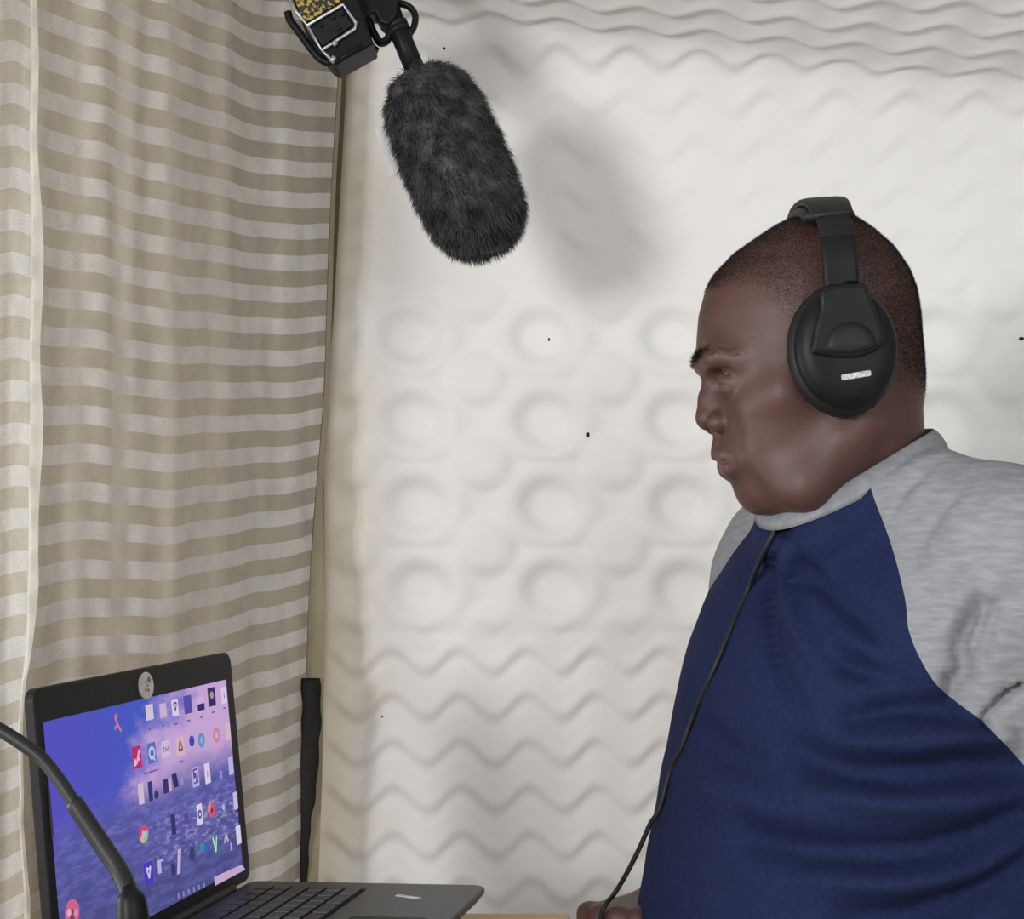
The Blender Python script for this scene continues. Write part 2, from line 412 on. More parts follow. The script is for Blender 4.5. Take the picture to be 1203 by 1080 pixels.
# ------------------------------------------------------------------ curtains
PXS = [-60, 0, 20, 48, 111, 185, 259, 296, 333, 380, 405]
DEP = [1.18, 1.25, 1.275, 1.305, 1.365, 1.44, 1.53, 1.585, 1.62, 1.68, 1.705]
SAG = [0, 0, 0, 0.001, 0.004, 0.002, 0.008, 0.014, 0.020, 0.031, 0.036]
PITCH_S = 0.0366
def curtain_mat(name, pale, sheer, transp_p, transp_s, glow):
    m = bpy.data.materials.new(name); m.use_nodes = True; nt = m.node_tree; L = nt.links
    b = nt.nodes['Principled BSDF']; out = nt.nodes['Material Output']
    uv = nt.nodes.new('ShaderNodeUVMap'); sp = nt.nodes.new('ShaderNodeSeparateXYZ'); L.new(uv.outputs[0], sp.inputs[0])
    fr = nt.nodes.new('ShaderNodeMath'); fr.operation = 'FRACT'; L.new(sp.outputs['Y'], fr.inputs[0])
    rp = nt.nodes.new('ShaderNodeValToRGB'); L.new(fr.outputs[0], rp.inputs[0])
    cr = rp.color_ramp; cr.elements[0].position = 0.0; cr.elements[0].color = (0, 0, 0, 1)
    cr.elements[1].position = 0.485; cr.elements[1].color = (0, 0, 0, 1)
    for p_, v_ in ((0.515, 1), (0.985, 1), (1.0, 0)):
        e = cr.elements.new(p_); e.color = (v_, v_, v_, 1)
    # fine weave and long vertical streaks
    mp = nt.nodes.new('ShaderNodeMapping'); mp.inputs['Scale'].default_value = (55, 0.9, 1); L.new(uv.outputs[0], mp.inputs[0])
    n1 = nt.nodes.new('ShaderNodeTexNoise'); n1.inputs['Scale'].default_value = 1.0; n1.inputs['Detail'].default_value = 5; L.new(mp.outputs[0], n1.inputs[0])
    mp2 = nt.nodes.new('ShaderNodeMapping'); mp2.inputs['Scale'].default_value = (500, 18, 1); L.new(uv.outputs[0], mp2.inputs[0])
    n2 = nt.nodes.new('ShaderNodeTexNoise'); n2.inputs['Detail'].default_value = 2; n2.inputs['Scale'].default_value = 1.0; L.new(mp2.outputs[0], n2.inputs[0])
    mx = nt.nodes.new('ShaderNodeMix'); mx.data_type = 'RGBA'; L.new(rp.outputs[0], mx.inputs['Factor'])
    mx.inputs[6].default_value = sheer; mx.inputs[7].default_value = pale
    ad = nt.nodes.new('ShaderNodeMath'); ad.operation = 'ADD'; L.new(n1.outputs['Fac'], ad.inputs[0]); L.new(n2.outputs['Fac'], ad.inputs[1])
    mr = nt.nodes.new('ShaderNodeMapRange'); mr.inputs['From Min'].default_value = 0.6; mr.inputs['From Max'].default_value = 1.4
    mr.inputs['To Min'].default_value = 0.72; mr.inputs['To Max'].default_value = 1.16; L.new(ad.outputs[0], mr.inputs[0])
    ml = nt.nodes.new('ShaderNodeMix'); ml.data_type = 'RGBA'; ml.blend_type = 'MULTIPLY'; ml.inputs['Factor'].default_value = 1
    L.new(mx.outputs[2], ml.inputs[6]); L.new(mr.outputs[0], ml.inputs[7])
    b.inputs['Roughness'].default_value = 0.8; b.inputs['Specular IOR Level'].default_value = 0.15
    L.new(ml.outputs[2], b.inputs['Base Color'])
    tl = nt.nodes.new('ShaderNodeBsdfTranslucent'); L.new(ml.outputs[2], tl.inputs['Color'])
    m1 = nt.nodes.new('ShaderNodeMixShader'); m1.inputs[0].default_value = glow
    L.new(b.outputs[0], m1.inputs[1]); L.new(tl.outputs[0], m1.inputs[2])
    tr = nt.nodes.new('ShaderNodeBsdfTransparent')
    al = nt.nodes.new('ShaderNodeMapRange'); al.inputs['To Min'].default_value = transp_s; al.inputs['To Max'].default_value = transp_p
    L.new(rp.outputs[0], al.inputs[0])
    m2 = nt.nodes.new('ShaderNodeMixShader'); L.new(al.outputs[0], m2.inputs[0])
    L.new(m1.outputs[0], m2.inputs[1]); L.new(tr.outputs[0], m2.inputs[2]); L.new(m2.outputs[0], out.inputs['Surface'])
    return m
M['curtain'] = curtain_mat('striped_sheer', (0.78, 0.76, 0.715, 1), (0.74, 0.675, 0.565, 1), 0.10, 0.50, 0.2)
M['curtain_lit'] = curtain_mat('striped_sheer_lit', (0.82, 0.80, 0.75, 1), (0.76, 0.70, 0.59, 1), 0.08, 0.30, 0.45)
def cloth(name, fn, nu, nv, m, thick=0.0006):
    """fn(u,v)->(point, uv) ; double-sided thin cloth with real thickness"""
    pts, uvs = [], []
    for i in range(nu):
        for j in range(nv):
            p, t = fn(i/(nu-1), j/(nv-1)); pts.append(p); uvs.append(t)
    fc = [(i*nv+j, (i+1)*nv+j, (i+1)*nv+j+1, i*nv+j+1) for i in range(nu-1) for j in range(nv-1)]
    o = link_mesh(name, pts, fc, m)
    ul = o.data.uv_layers.new(name='UVMap')
    for lp in o.data.loops: ul.data[lp.index].uv = uvs[lp.vertex_index]
    return o
Z_TOP = 2.12; Z_BOT = 0.72
Z_REF = 1.45 + 0.407                                   # a sheer stripe starts here at the left
def curtain_fn(u, v):
    s = u
    z = Z_BOT + (Z_TOP-Z_BOT)*v
    edge_px = np.interp(z, [Z_BOT, P(352,1035,1.66)[2], P(372,700,1.67)[2], P(385,430,1.68)[2], P(401,80,1.7)[2], 3], [350, 351, 368, 386, 401, 404])
    px = 20 + s*(edge_px - 20)
    y = np.interp(px, PXS, DEP)
    x = (px - 601.5)/F_PX*y
    t = px/400
    fold = 0.004*math.sin(9*t+2.2*z) + 0.0022*math.sin(31*t+1.5*math.sin(3*z)) + 0.0014*math.sin(67*t+2*math.sin(4*z))
    lowpull = max(0, 1.42 - z)
    fold += lowpull*0.03*math.sin(16*t+1.0)*t
    nrm = np.array([0.86, -0.5])
    if px > 330: fold += -0.010*((px-330)/70)**2
    p = np.array([x + nrm[0]*fold, y + nrm[1]*fold, z])
    sag = np.interp(px, PXS, SAG) + 0.010*max(0, 1.45-z)*4*t*t
    if z < 1.42: sag += 0.05*(1.42-z)*max(0, t-0.55)
    sag += 0.0016*math.sin(14*t+3*z)+0.0008*math.sin(37*t-5*z)
    # stripes below: sheer under Z_REF
    st = (z - sag - Z_REF)/PITCH_S
    return p, (px/400*0.5, st)
cur = cloth('striped_curtain', curtain_fn, 130, 200, M['curtain'])
# hem strip along the right edge
def hem_fn(u, v):
    p, t = curtain_fn(1.0, v); p0, _ = curtain_fn(0.985, v)
    w = np.interp(p[2], [0.7, 1.17, 1.35, 1.5, 1.9], [.018, .020, .017, .006, .003])
    return np.array([p[0]+w*u, p[1]+.006+.012*u+.001*math.sin(40*p[2]), p[2]]), (0.3*u, 0.25+.1*u)
M['hem_olive'] = mat('hem_olive', (0.30, 0.26, 0.17, 1), 0.9, noise=(40, (0.36, 0.31, 0.21, 1), 4, (1, 1, .3)))
hem = cloth('hem', hem_fn, 4, 120, M['hem_olive']); attach(hem, cur)
tag(cur, 'tan and white striped sheer curtain hanging between the laptop and the foam wall', 'curtain')
def lining_fn(u, v):
    z = 0.60 + 1.52*v; px = -40 + 335*u; y = np.interp(px, PXS, DEP) + 0.035 + .012*u*u; x = (px-601.5)/F_PX*y - 0.03
    f = 0.004*math.sin(40*u)
    return np.array([x+f, y-f*.6, z]), (u, v)
lin = cloth('curtain_lining', lining_fn, 60, 20, M['lining'])
tag(lin, 'plain tan lining cloth hanging close behind the striped sheer curtain', 'curtain')
# second, nearer panel at the far left: wavy hem and backlit stripes
def panel_fn(u, v):
    z = 0.72 + 1.40*v
    e = np.interp(z, [0.7, 1.13, 1.20, 1.32, 1.40, 1.55, 1.70, 1.85, 2.1], [44, 44, 31, 33, 46, 46, 44, 34, 32]) + 1.8*math.sin(38*z) 
    px = -70 + u*(e + 70)
    y = np.interp(px, [-70, 0, 45], [1.13, 1.205, 1.25]) + 0.006*math.sin(px*0.14 + 2*z)
    x = (px-601.5)/F_PX*y
    st = (z - 0.004*math.sin(px*.06) - Z_REF - 0.012)/PITCH_S
    return np.array([x, y, z]), (px/400*0.5, st)
pan = cloth('striped_curtain', panel_fn, 40, 160, M['curtain_lit'])
tag(pan, 'narrow brighter striped curtain panel with wavy edge at the far left, overlapping the wide curtain', 'curtain')
def phem_fn(u, v):
    p, t = panel_fn(1.0, v); p1, _ = panel_fn(0.88, v)
    return np.array([p1[0] + (p[0]-p1[0]+.002)*u, p[1]-.0035-.001*math.sin(60*p[2]), p[2]]), (0.2*u, .75)
M['hem_pale'] = mat('hem_pale', (0.74, 0.71, 0.65, 1), 0.9, noise=(60, (0.82, 0.79, 0.73, 1), 4, (1, 1, .3)))
ph = cloth('hem', phem_fn, 5, 120, M['hem_pale']); attach(ph, pan)

# dark strap hanging in the corner
bm = bmesh.new()
cl = [(365, 797), (366, 840), (364, 880), (361, 930), (357, 965), (355, 1000), (354, 1040), (352, 1090)]
wd = [11, 11.5, 11, 10.5, 8.5, 8, 7, 7]
pts = catmull([P(a, b, 1.648) for a, b in cl], 40); ww = np.interp(np.linspace(0, 1, 40), np.linspace(0, 1, 8), wd)*1.648/F_PX
rings = []
for i, (p, w) in enumerate(zip(pts, ww)):
    k = 1 + 0.08*math.sin(i*1.1)
    rings.append([p + np.array([math.cos(a)*w*k, 0.30*math.sin(a)*w, 0]) for a in np.linspace(0, 6.2832, 13)[:-1]])
bm_loft(bm, rings)
strap = link_bm('hanging_strap', bm, M['strap'], smooth=True)
tag(strap, 'black fabric strap hanging in the corner between curtain edge and foam', 'strap')

# ================================================================== TABLE
TZ = 1.093
TY = 1.358
tb = thing('table', 'pale tan wooden table under the laptop, a sliver of its far edge showing', 'table', (-0.165, 0.965, 0))
bm = bmesh.new()
bm_box(bm, (-.158, .965, TZ-.0125), (1,0,0), (0,1,0), (0,0,1), .212, TY-.965, .0125, .003)
link_bm('tabletop', bm, M['wood'], tb)
for sx in (-.34, .025):
    for sy in (.66, 1.27):
        bm = bmesh.new(); bm_box(bm, (sx, sy, (TZ-.025)/2), (1,0,0), (0,1,0), (0,0,1), .022, .022, (TZ-.025)/2, .003)
        link_bm('leg', bm, M['wood'], tb)

# ================================================================== LAPTOP
YAW, LID, HX, HY, HZ = -0.241, 0.110, -0.2465, 1.370, 1.45-0.330
e_ = np.array([math.sin(YAW), -math.cos(YAW), 0]); g_ = np.array([math.cos(YAW), math.sin(YAW), 0]); up = np.array([0, 0, 1.0])
lid_v = -math.sin(LID)*g_ + math.cos(LID)*up; lid_n = np.cross(e_, lid_v); lid_n = lid_n if lid_n @ g_ > 0 else -lid_n
O = np.array([HX, HY, HZ]); LW, LD, LT = .335, .231, .024
lap = thing('laptop', 'open black laptop showing a purple sea desktop, on the wooden table', 'laptop', tuple(O - up*LT))
def rounded(c, ex, ey, hx, hy, r, n=6):
    out = []
    for sx, sy, a0 in ((1, 1, 0), (-1, 1, 90), (-1, -1, 180), (1, -1, 270)):
        for a in np.linspace(a0, a0+90, n):
            out.append(c + ex*(sx*(hx-r) + r*math.cos(math.radians(a))) + ey*(sy*(hy-r) + r*math.sin(math.radians(a))))
    return out
g0_, up0_ = g_, up
BT = math.radians(2.3); g_ = g0_*math.cos(BT) + up0_*math.sin(BT); upb = up0_*math.cos(BT) - g0_*math.sin(BT)
bm = bmesh.new()
cb = O + e_*(LW/2) + g_*(LD/2) 
bm_loft(bm, [rounded(cb - upb*h_, e_, g_, LW/2-ins, LD/2-ins, .012) for h_, ins in ((.0, .0012), (.0012, 0), (.0045, 0), (.012, .006), (.0195, .016), (.0205, .020))])
base = link_bm('base', bm, M['deck'], lap)
for su in (.04, LW-.04):
    for sv in (.03, LD-.04):
        bm = bmesh.new(); c_ = O + e_*su + g_*sv
        bm_loft(bm, [[c_ - upb*h_ + (e_*math.cos(a)+g_*math.sin(a))*.006 for a in np.linspace(0, 6.283, 13)[:-1]] for h_ in (.0195, (O[2] + g_[2]*sv - TZ - .0005))])
        link_bm('rubber_foot', bm, M['black'], base)
# keyboard well, keys, touchpad
bm = bmesh.new(); kc = O + e_*(LW/2) + g_*.072 
bm_box(bm, kc + upb*.0002, e_, g_, upb, .142, .052, .0004)
kb = link_bm('keyboard', bm, M['black'], lap)
kproto = None
for r_ in range(6):
    nk = 15 if r_ < 5 else 9
    for k in range(nk):
        w = .284/nk
        pos = kc + e_*(-.142 + w*(k+.5)) + g_*(-.052 + .104/6*(r_+.5)) + upb*.0018
        wid = 'w' if nk == 9 else 'n'
        if kproto is None or kproto[0] != wid:
            bm = bmesh.new(); bm_box(bm, (0,0,0), e_, g_, upb, w*.41, .0068, .0014, .0005)
            me = bpy.data.meshes.new('key'); bm.to_mesh(me); bm.free(); me.materials.append(M['key']); kproto = (wid, me)
        ko = bpy.data.objects.new('key', kproto[1]); COL.objects.link(ko); ko.location = pos
        ko.parent = kb; ko.matrix_parent_inverse = Matrix.Identity(4)
bm = bmesh.new(); bm_loft(bm, [rounded(O + e_*(LW/2) + g_*.178 + upb*h_, e_, g_, .05, .034, .004) for h_ in (-.0002, .0006)])
link_bm('touchpad', bm, M['black'], base)
bm = bmesh.new(); bm_box(bm, O + e_*.050 + g_*.172 + upb*.0005, (e_*.35+g_*.94), (g_*.35-e_*.94), upb, .013, .0022, .0004)  # thin pale strip on the palmrest, in the sticker material
link_bm('sticker', bm, M['sticker'], base)['label'] = 'thin pale strip on the palmrest'  # pale strip; shares the webcam sticker's name and material
g_ = g0_
# lid
bm = bmesh.new()
LH = .214
lc = O + e_*(LW/2) + lid_v*(LH/2 + .002)
bm_loft(bm, [rounded(lc + lid_n*h_, e_, lid_v, LW/2-ins, LH/2-ins, .010) for h_, ins in ((-.010, .004), (-.008, 0), (-.001, 0), (0, .001))])
lid = link_bm('lid', bm, M['laptop'], lap)
bm = bmesh.new(); bm_tube(bm, [O + e_*.04 + lid_v*.001 - g_*.002, O + e_*(LW-.04) + lid_v*.001 - g_*.002], .006, 14)
link_bm('hinge', bm, M['laptop'], lap, smooth=True)
bm = bmesh.new(); c_ = O + e_*(LW-.0085) + lid_v*.125 
bm_box(bm, c_ + lid_n*.0004, e_, lid_v, lid_n, .0014, .018, .0005)
link_bm('bezel_slot', bm, M['key'], lid)
# screen plane coordinates
SCW, SCH = .310, .1744
sc0 = O + e_*(.016 + SCW/2) + lid_v*(.0165 + SCH/2)
def on_screen(px, py):
    r = ray(px, py); t = ((sc0 - CAM) @ lid_n)/(r @ lid_n); p = CAM + r*t
    return np.array([-(p-sc0) @ e_, (p-sc0) @ lid_v])          # (right, up) in metres, seen from the user
def sp(a, b, off): return sc0 - e_*a + lid_v*b + lid_n*off
# wallpaper: purple dusk sky with a pink cloud over a rough sea
wm = bpy.data.materials.new('screen_wallpaper'); wm.use_nodes = True; nt = wm.node_tree; L = nt.links
nt.nodes.remove(nt.nodes['Principled BSDF'])
uv = nt.nodes.new('ShaderNodeUVMap'); sx = nt.nodes.new('ShaderNodeSeparateXYZ'); L.new(uv.outputs[0], sx.inputs[0])
def nodeN(scale, detail, st):
    mp = nt.nodes.new('ShaderNodeMapping'); mp.inputs['Scale'].default_value = st; L.new(uv.outputs[0], mp.inputs[0])
    n = nt.nodes.new('ShaderNodeTexNoise'); n.inputs['Scale'].default_value = scale; n.inputs['Detail'].default_value = detail; n.inputs['Roughness'].default_value = .62
    L.new(mp.outputs[0], n.inputs[0]); return n.outputs['Fac']
def math_(op, a, b, clamp=False):
    n = nt.nodes.new('ShaderNodeMath'); n.operation = op; n.use_clamp = clamp
    for i, q in enumerate((a, b)):
        if isinstance(q, (int, float)): n.inputs[i].default_value = q
        else: L.new(q, n.inputs[i])
    return n.outputs[0]
def mixc(f, a, b):
    n = nt.nodes.new('ShaderNodeMix'); n.data_type = 'RGBA'; L.new(f, n.inputs['Factor'])
    for i, q in ((6, a), (7, b)):
        if isinstance(q, tuple): n.inputs[i].default_value = q
        else: L.new(q, n.inputs[i])
    return n.outputs[2]
def ramp(v, lo, hi):
    n = nt.nodes.new('ShaderNodeMapRange'); n.interpolation_type = 'SMOOTHSTEP'
    L.new(v, n.inputs[0]); n.inputs['From Min'].default_value = lo; n.inputs['From Max'].default_value = hi; return n.outputs[0]
U_, V_ = sx.outputs['X'], sx.outputs['Y']
nbig = nodeN(3.2, 5, (1, 1.2, 1)); nsea = nodeN(13, 6, (1, 2.2, 1)); nfoam = nodeN(26, 6, (1, 1.6, 1))
sky = mixc(ramp(U_, 0.0, 0.6), srgb(92, 86, 196), srgb(72, 98, 200))
cld = math_('ADD', math_('ADD', U_, math_('MULTIPLY', math_('SUBTRACT', V_, 0.72), -0.5)), math_('MULTIPLY', math_('SUBTRACT', nbig, .5), 0.7))
sky = mixc(ramp(cld, 0.38, 0.62), sky, srgb(206, 172, 222))
sea = mixc(ramp(nsea, 0.40, 0.68), srgb(90, 90, 164), srgb(114, 114, 190))
sea = mixc(ramp(V_, 0.05, 0.5), mixc(ramp(nsea, .38, .66), srgb(78, 80, 140), srgb(98, 98, 164)), sea)
spray = math_('MULTIPLY', math_('MULTIPLY', ramp(nfoam, 0.48, 0.64), ramp(U_, .35, .6)), math_('MULTIPLY', ramp(V_, .12, .25), math_('SUBTRACT', 1.0, ramp(V_, .36, .5))))
sea = mixc(math_('MULTIPLY', spray, 0.75), sea, srgb(168, 158, 214))
hor = math_('ADD', math_('SUBTRACT', V_, math_('MULTIPLY', math_('SUBTRACT', U_, .3), 0.10)), math_('MULTIPLY', math_('SUBTRACT', nbig, .5), 0.25))
colr = mixc(ramp(hor, 0.44, 0.66), sea, sky)
em = nt.nodes.new('ShaderNodeEmission'); L.new(colr, em.inputs['Color']); em.inputs['Strength'].default_value = 0.88
L.new(em.outputs[0], nt.nodes['Material Output'].inputs['Surface'])
sv_, sf_, smi_ = [], [], []; smats = [wm]; sidx = {}
def ecol(rgb):
    if rgb not in sidx: smats.append(emit('icon_glow', srgb(*rgb), 0.88)); sidx[rgb] = len(smats)-1
    return sidx[rgb]
def add_poly(pl, rgb, off):
    b0 = len(sv_); sv_.extend([sp(a, b, off) for a, b in pl]); sf_.append(list(range(b0, b0+len(pl)))); smi_.append(0 if rgb is None else ecol(rgb))
add_poly([(-SCW/2, -SCH/2), (SCW/2, -SCH/2), (SCW/2, SCH/2), (-SCW/2, SCH/2)], None, .0004)
def rect(px, py, w, h, rgb, lay=1, dx=0, dy=0, skew=0):
    """w,h in screen millimetres round the traced centre"""
    c = on_screen(px, py) + np.array([dx, dy])*.001; w *= .0005; h *= .0005
    add_poly([(c[0]-w, c[1]-h), (c[0]+w, c[1]-h), (c[0]+w+skew*.001, c[1]+h), (c[0]-w+skew*.001, c[1]+h)], rgb, .0005+.0001*lay)
def disc(px, py, r, rgb, lay=1, dx=0, dy=0, a0=0, a1=360, ri=0.0):
    c = on_screen(px, py) + np.array([dx, dy])*.001
    A = np.radians(np.linspace(a0, a1, 17)); R = r*.001
    if a1-a0 < 360 or ri > 0:
        for p, q in zip(A[:-1], A[1:]):
            k = ri*.001
            add_poly([(c[0]+k*math.cos(p), c[1]+k*math.sin(p)), (c[0]+R*math.cos(p), c[1]+R*math.sin(p)), (c[0]+R*math.cos(q), c[1]+R*math.sin(q)), (c[0]+k*math.cos(q), c[1]+k*math.sin(q))] if k else
                     [(c[0], c[1]), (c[0]+R*math.cos(p), c[1]+R*math.sin(p)), (c[0]+R*math.cos(q), c[1]+R*math.sin(q))], rgb, .0005+.0001*lay)
    else: add_poly([(c[0]+R*math.cos(a), c[1]+R*math.sin(a)) for a in A[:-1]], rgb, .0005+.0001*lay)
def strokes(px, py, segs, w, rgb, lay=2):
    c = on_screen(px, py)*1000
    for (x0, y0, x1, y1) in segs:
        d = np.array([x1-x0, y1-y0]); n = np.array([-d[1], d[0]])/np.linalg.norm(d)*w/2
        q = [np.array([x0, y0])-n, np.array([x1, y1])-n, np.array([x1, y1])+n, np.array([x0, y0])+n]
        add_poly([tuple((c+k)*.001) for k in q], rgb, .0005+.0001*lay)
pale = (214, 196, 226); dk = (52, 52, 92); wht = (226, 214, 236)
for px, py, n in ((136, 868, 4), (175, 857, 3), (191, 853, 3), (206, 851, 5), (221, 847, 5), (236, 843, 4), (250, 837, 5), (263, 832, 4), (177, 907, 18), (212, 895, 6)):
    rect(px, py, n*1.3, 1.3, (112, 92, 150), 1)
strokes(137, 850, [(-3, 6, 0, -1), (0, -1, 5, -7), (0, -1, -5, -4)], 2.6, (206, 130, 170)); disc(135.5, 841, 1.8, (200, 120, 150), 2)
rect(175, 837, 13, 13, (218, 204, 222)); rect(191, 835, 12, 12, (212, 186, 216))
rect(205, 832, 12, 14, wht); strokes(205, 831, [(-3, 3.5, 0, -3.5), (3, 3.5, 0, -3.5), (-3, 3.5, 3, 3.5)], 1.7, (130, 70, 140))
rect(220, 828, 15, 16, (92, 84, 176)); rect(235.5, 828, 15, 15, (214, 178, 220)); rect(235.5, 831, 14, 6, (54, 54, 116), 2)
rect(248, 819, 15, 17, (58, 54, 110)); disc(248, 817, 3.5, (190, 150, 150), 2); rect(262.4, 817, 11, 15, wht); rect(262.4, 817, 1.5, 6, (140, 110, 170), 2)
rect(160, 890, 15, 18, (190, 52, 116)); strokes(160, 890, [(-4.5, -1, -1, -5), (-1, -5, 4.5, 5.5), (1, 0, 4.5, -3)], 2.4, (238, 190, 222)); disc(158, 897, 2.6, (238, 190, 222), 2)
rect(177.6, 885, 14, 17, (92, 116, 196)); disc(177.6, 885, 5.6, (200, 206, 240), 2); disc(177.6, 885, 3.2, (92, 116, 196), 3); strokes(177.6, 885, [(1.5, -3, 4.5, -7)], 1.8, (200, 206, 240), 3)
rect(194, 880, 15, 14, (212, 198, 224)); strokes(194, 881, [(-5, 2, -1.5, 2), (-3.2, 2, -3.2, -2), (0, 2, 0, -2), (0, 0, 2.5, 0), (3.5, -2, 3.5, 2), (3.5, 2, 6, 0)], 1.1, (130, 110, 160))
rect(211, 877, 15, 16, (222, 188, 196)); strokes(211, 876, [(-3.5, -4, 0, 4), (0, 4, 4, -4), (-3.5, -4, 4, -4)], 1.9, (120, 92, 90))
disc(224.6, 871, 5, (72, 74, 178)); disc(236, 870, 6.6, (104, 150, 204)); disc(236, 870, 3, (140, 190, 210), 2)
disc(253.5, 864, 7, (208, 138, 172)); disc(253.5, 864, 3.2, (232, 178, 192), 2); rect(267, 860, 11, 15, (226, 190, 200))
rect(165, 933, 9, 17, (214, 196, 222)); rect(176, 930, 7, 16, (58, 60, 120)); disc(183, 934, 4, (58, 60, 120), 2); rect(194, 924, 9, 12, (60, 58, 116)); rect(199, 923, 5, 10, (220, 170, 186), 2)
rect(206, 917, 9, 12, (50, 54, 110), 1, skew=-3); rect(213, 918, 5, 7, (150, 150, 205))
rect(229, 913, 13, 17, (196, 184, 226)); rect(229, 912, 9, 13, (88, 84, 166), 2); strokes(229, 912, [(2, 4, 2, -4), (-2, 4, 2, 4)], 1.6, (214, 200, 232), 3); disc(228, 917, 2, (214, 200, 232), 3)
rect(243, 909, 11, 18, wht); strokes(243, 910, [(-1.5, -3, 0, 3), (0, 3, 1.5, -3)], .9, (190, 120, 150)); rect(259, 911, 5, 8, (150, 146, 210)); rect(270.6, 900, 10, 16, (190, 190, 236))
disc(168, 980, 7.5, (222, 78, 122), 1, a0=20, a1=200); disc(168, 980, 7.5, (238, 180, 150), 1, a0=200, a1=260); disc(168, 980, 7.5, (150, 196, 150), 1, a0=260, a1=380); disc(168, 980, 3, (196, 190, 236), 2)
rect(203, 969, 8, 17, (58, 58, 112)); rect(218, 962, 8, 9, (100, 74, 170)); rect(234, 957, 11, 18, wht); disc(234, 957, 4, (92, 82, 150), 2); disc(234, 957, 1.8, wht, 3)
disc(248, 952, 6.5, (222, 92, 116)); disc(247, 951, 6.5, (226, 150, 140), 2, a0=90, a1=200); disc(248, 952, 2.6, (150, 40, 110), 3); disc(262, 949, 2.6, (196, 190, 236)); rect(276, 941, 9, 16, (206, 196, 236))
rect(174, 1026, 15, 18, (82, 62, 206)); strokes(174, 1025, [(-3.5, 4, 0, -5), (3.5, 4, 0, -5), (-3.5, 4, 0, 2), (3.5, 4, 0, 2)], 2.0, (220, 206, 244))
rect(188, 1018, 10, 11, (190, 182, 226)); rect(190, 1019, 4, 9, (72, 88, 170), 2); rect(208, 1013, 6, 20, (208, 184, 222), 2, skew=5); rect(203, 1022, 7, 10, (60, 60, 110))
disc(225, 1004, 6, (60, 74, 112)); disc(237, 996, 5, (70, 140, 170)); disc(242, 997, 4.5, (70, 100, 190), 2)
rect(252, 992, 13, 15, (64, 118, 136)); strokes(252, 992, [(-4, 7, 0, -7), (0, -7, 4, 7)], 2.2, (206, 226, 220), 3)
strokes(265, 986, [(-4, -3, 0, 4), (0, 4, 4, -3)], 3, (200, 180, 196)); rect(271, 995, 4, 7, (170, 166, 216)); rect(279.6, 981, 10, 17, wht)
add_poly([tuple(on_screen(*q)) for q in ((252, 1041), (287.5, 1022), (283.5, 1016), (250.5, 1031))], (204, 176, 216), .0006)
for k in range(6): rect(209 + k*6, 1053 - k*2.6, 2.6, 4, (150, 146, 200))
disc(84, 1073, 10, (216, 104, 150)); disc(84, 1075, 4, (160, 60, 100), 2); disc(80, 1073, 3, (236, 180, 200), 3); disc(88, 1073, 3, (226, 150, 180), 3)
scr = link_mesh('screen', sv_, sf_, wm, smooth=False, mats=smats, midx=smi_); attach(scr, lid)
ul = scr.data.uv_layers.new(name='UVMap')
for lp in scr.data.loops:
    d = np.array(scr.data.vertices[lp.vertex_index].co) - sc0
    ul.data[lp.index].uv = ((-(d @ e_))/SCW+.5, (d @ lid_v)/SCH+.5)
# round sticker over the webcam
c2 = on_screen(171, 806)
bm = bmesh.new()
bm_loft(bm, [[sp(c2[0]+math.cos(a)*.0125*k, c2[1]+math.sin(a)*.0115*k, h_) for a in np.linspace(0, 6.2832, 33)[:-1]] for h_, k in ((0, 1), (.0009, 1), (.0013, .93))])
st = link_bm('sticker', bm, M['sticker'], lid); st['label'] = 'round whitish sticker over the webcam'
bm = bmesh.new()
for a, b, r in ((.004, .0045, .0026), (-.002, -.003, .0016), (.002, -.004, .0014), (-.002, .003, .0013), (.001, .0, .0012)):
    bm_loft(bm, [[sp(c2[0]+a+math.cos(t)*r, c2[1]+b+math.sin(t)*r, h_) for t in np.linspace(0, 6.2832, 11)[:-1]] for h_ in (.0011, .0015)])
link_bm('print', bm, M['sticker_ink'], st)

# ================================================================== GOOSENECK CABLE in front of the laptop
gn = thing('gooseneck_microphone', 'black bendy gooseneck stem crossing in front of the laptop screen at the lower left', 'gooseneck', tuple(P(155, 1180, .86)))
gp = [(-60, 838), (-20, 850), (4, 860), (45, 888), (68, 915), (90, 948), (118, 990), (138, 1020), (148, 1040), (154, 1060)]
gpts = catmull([P(a, b, .90 - .05*i/9) for i, (a, b) in enumerate(gp)], 90)
def gsub(lo, hi): return gpts[int(lo*89):int(hi*89)+1]
bm = bmesh.new(); bm_tube(bm, gsub(0, .56), .0042, 14); link_bm('stem', bm, M['cable'], gn, smooth=True)
bm = bmesh.new(); bm_tube(bm, gsub(.55, .93), [.0052]+[.0056]*33+[.0054] if len(gsub(.55, .93)) == 35 else .0055, 14); link_bm('sleeve', bm, M['cable'], gn, smooth=True)
bm = bmesh.new()
pl = catmull([gpts[80], gpts[89], P(156, 1085, .848), P(157, 1130, .845), np.array([P(157,1130,.845)[0], P(157,1130,.845)[1], TZ+.001])], 30)
rr = np.interp(np.linspace(0, 1, 30), [0, .12, .2, .45, .9, 1], [.0052, .006, .0085, .0095, .0095, .013]); bm_tube(bm, pl, rr, 18)
link_bm('socket', bm, M['black'], gn, smooth=True)

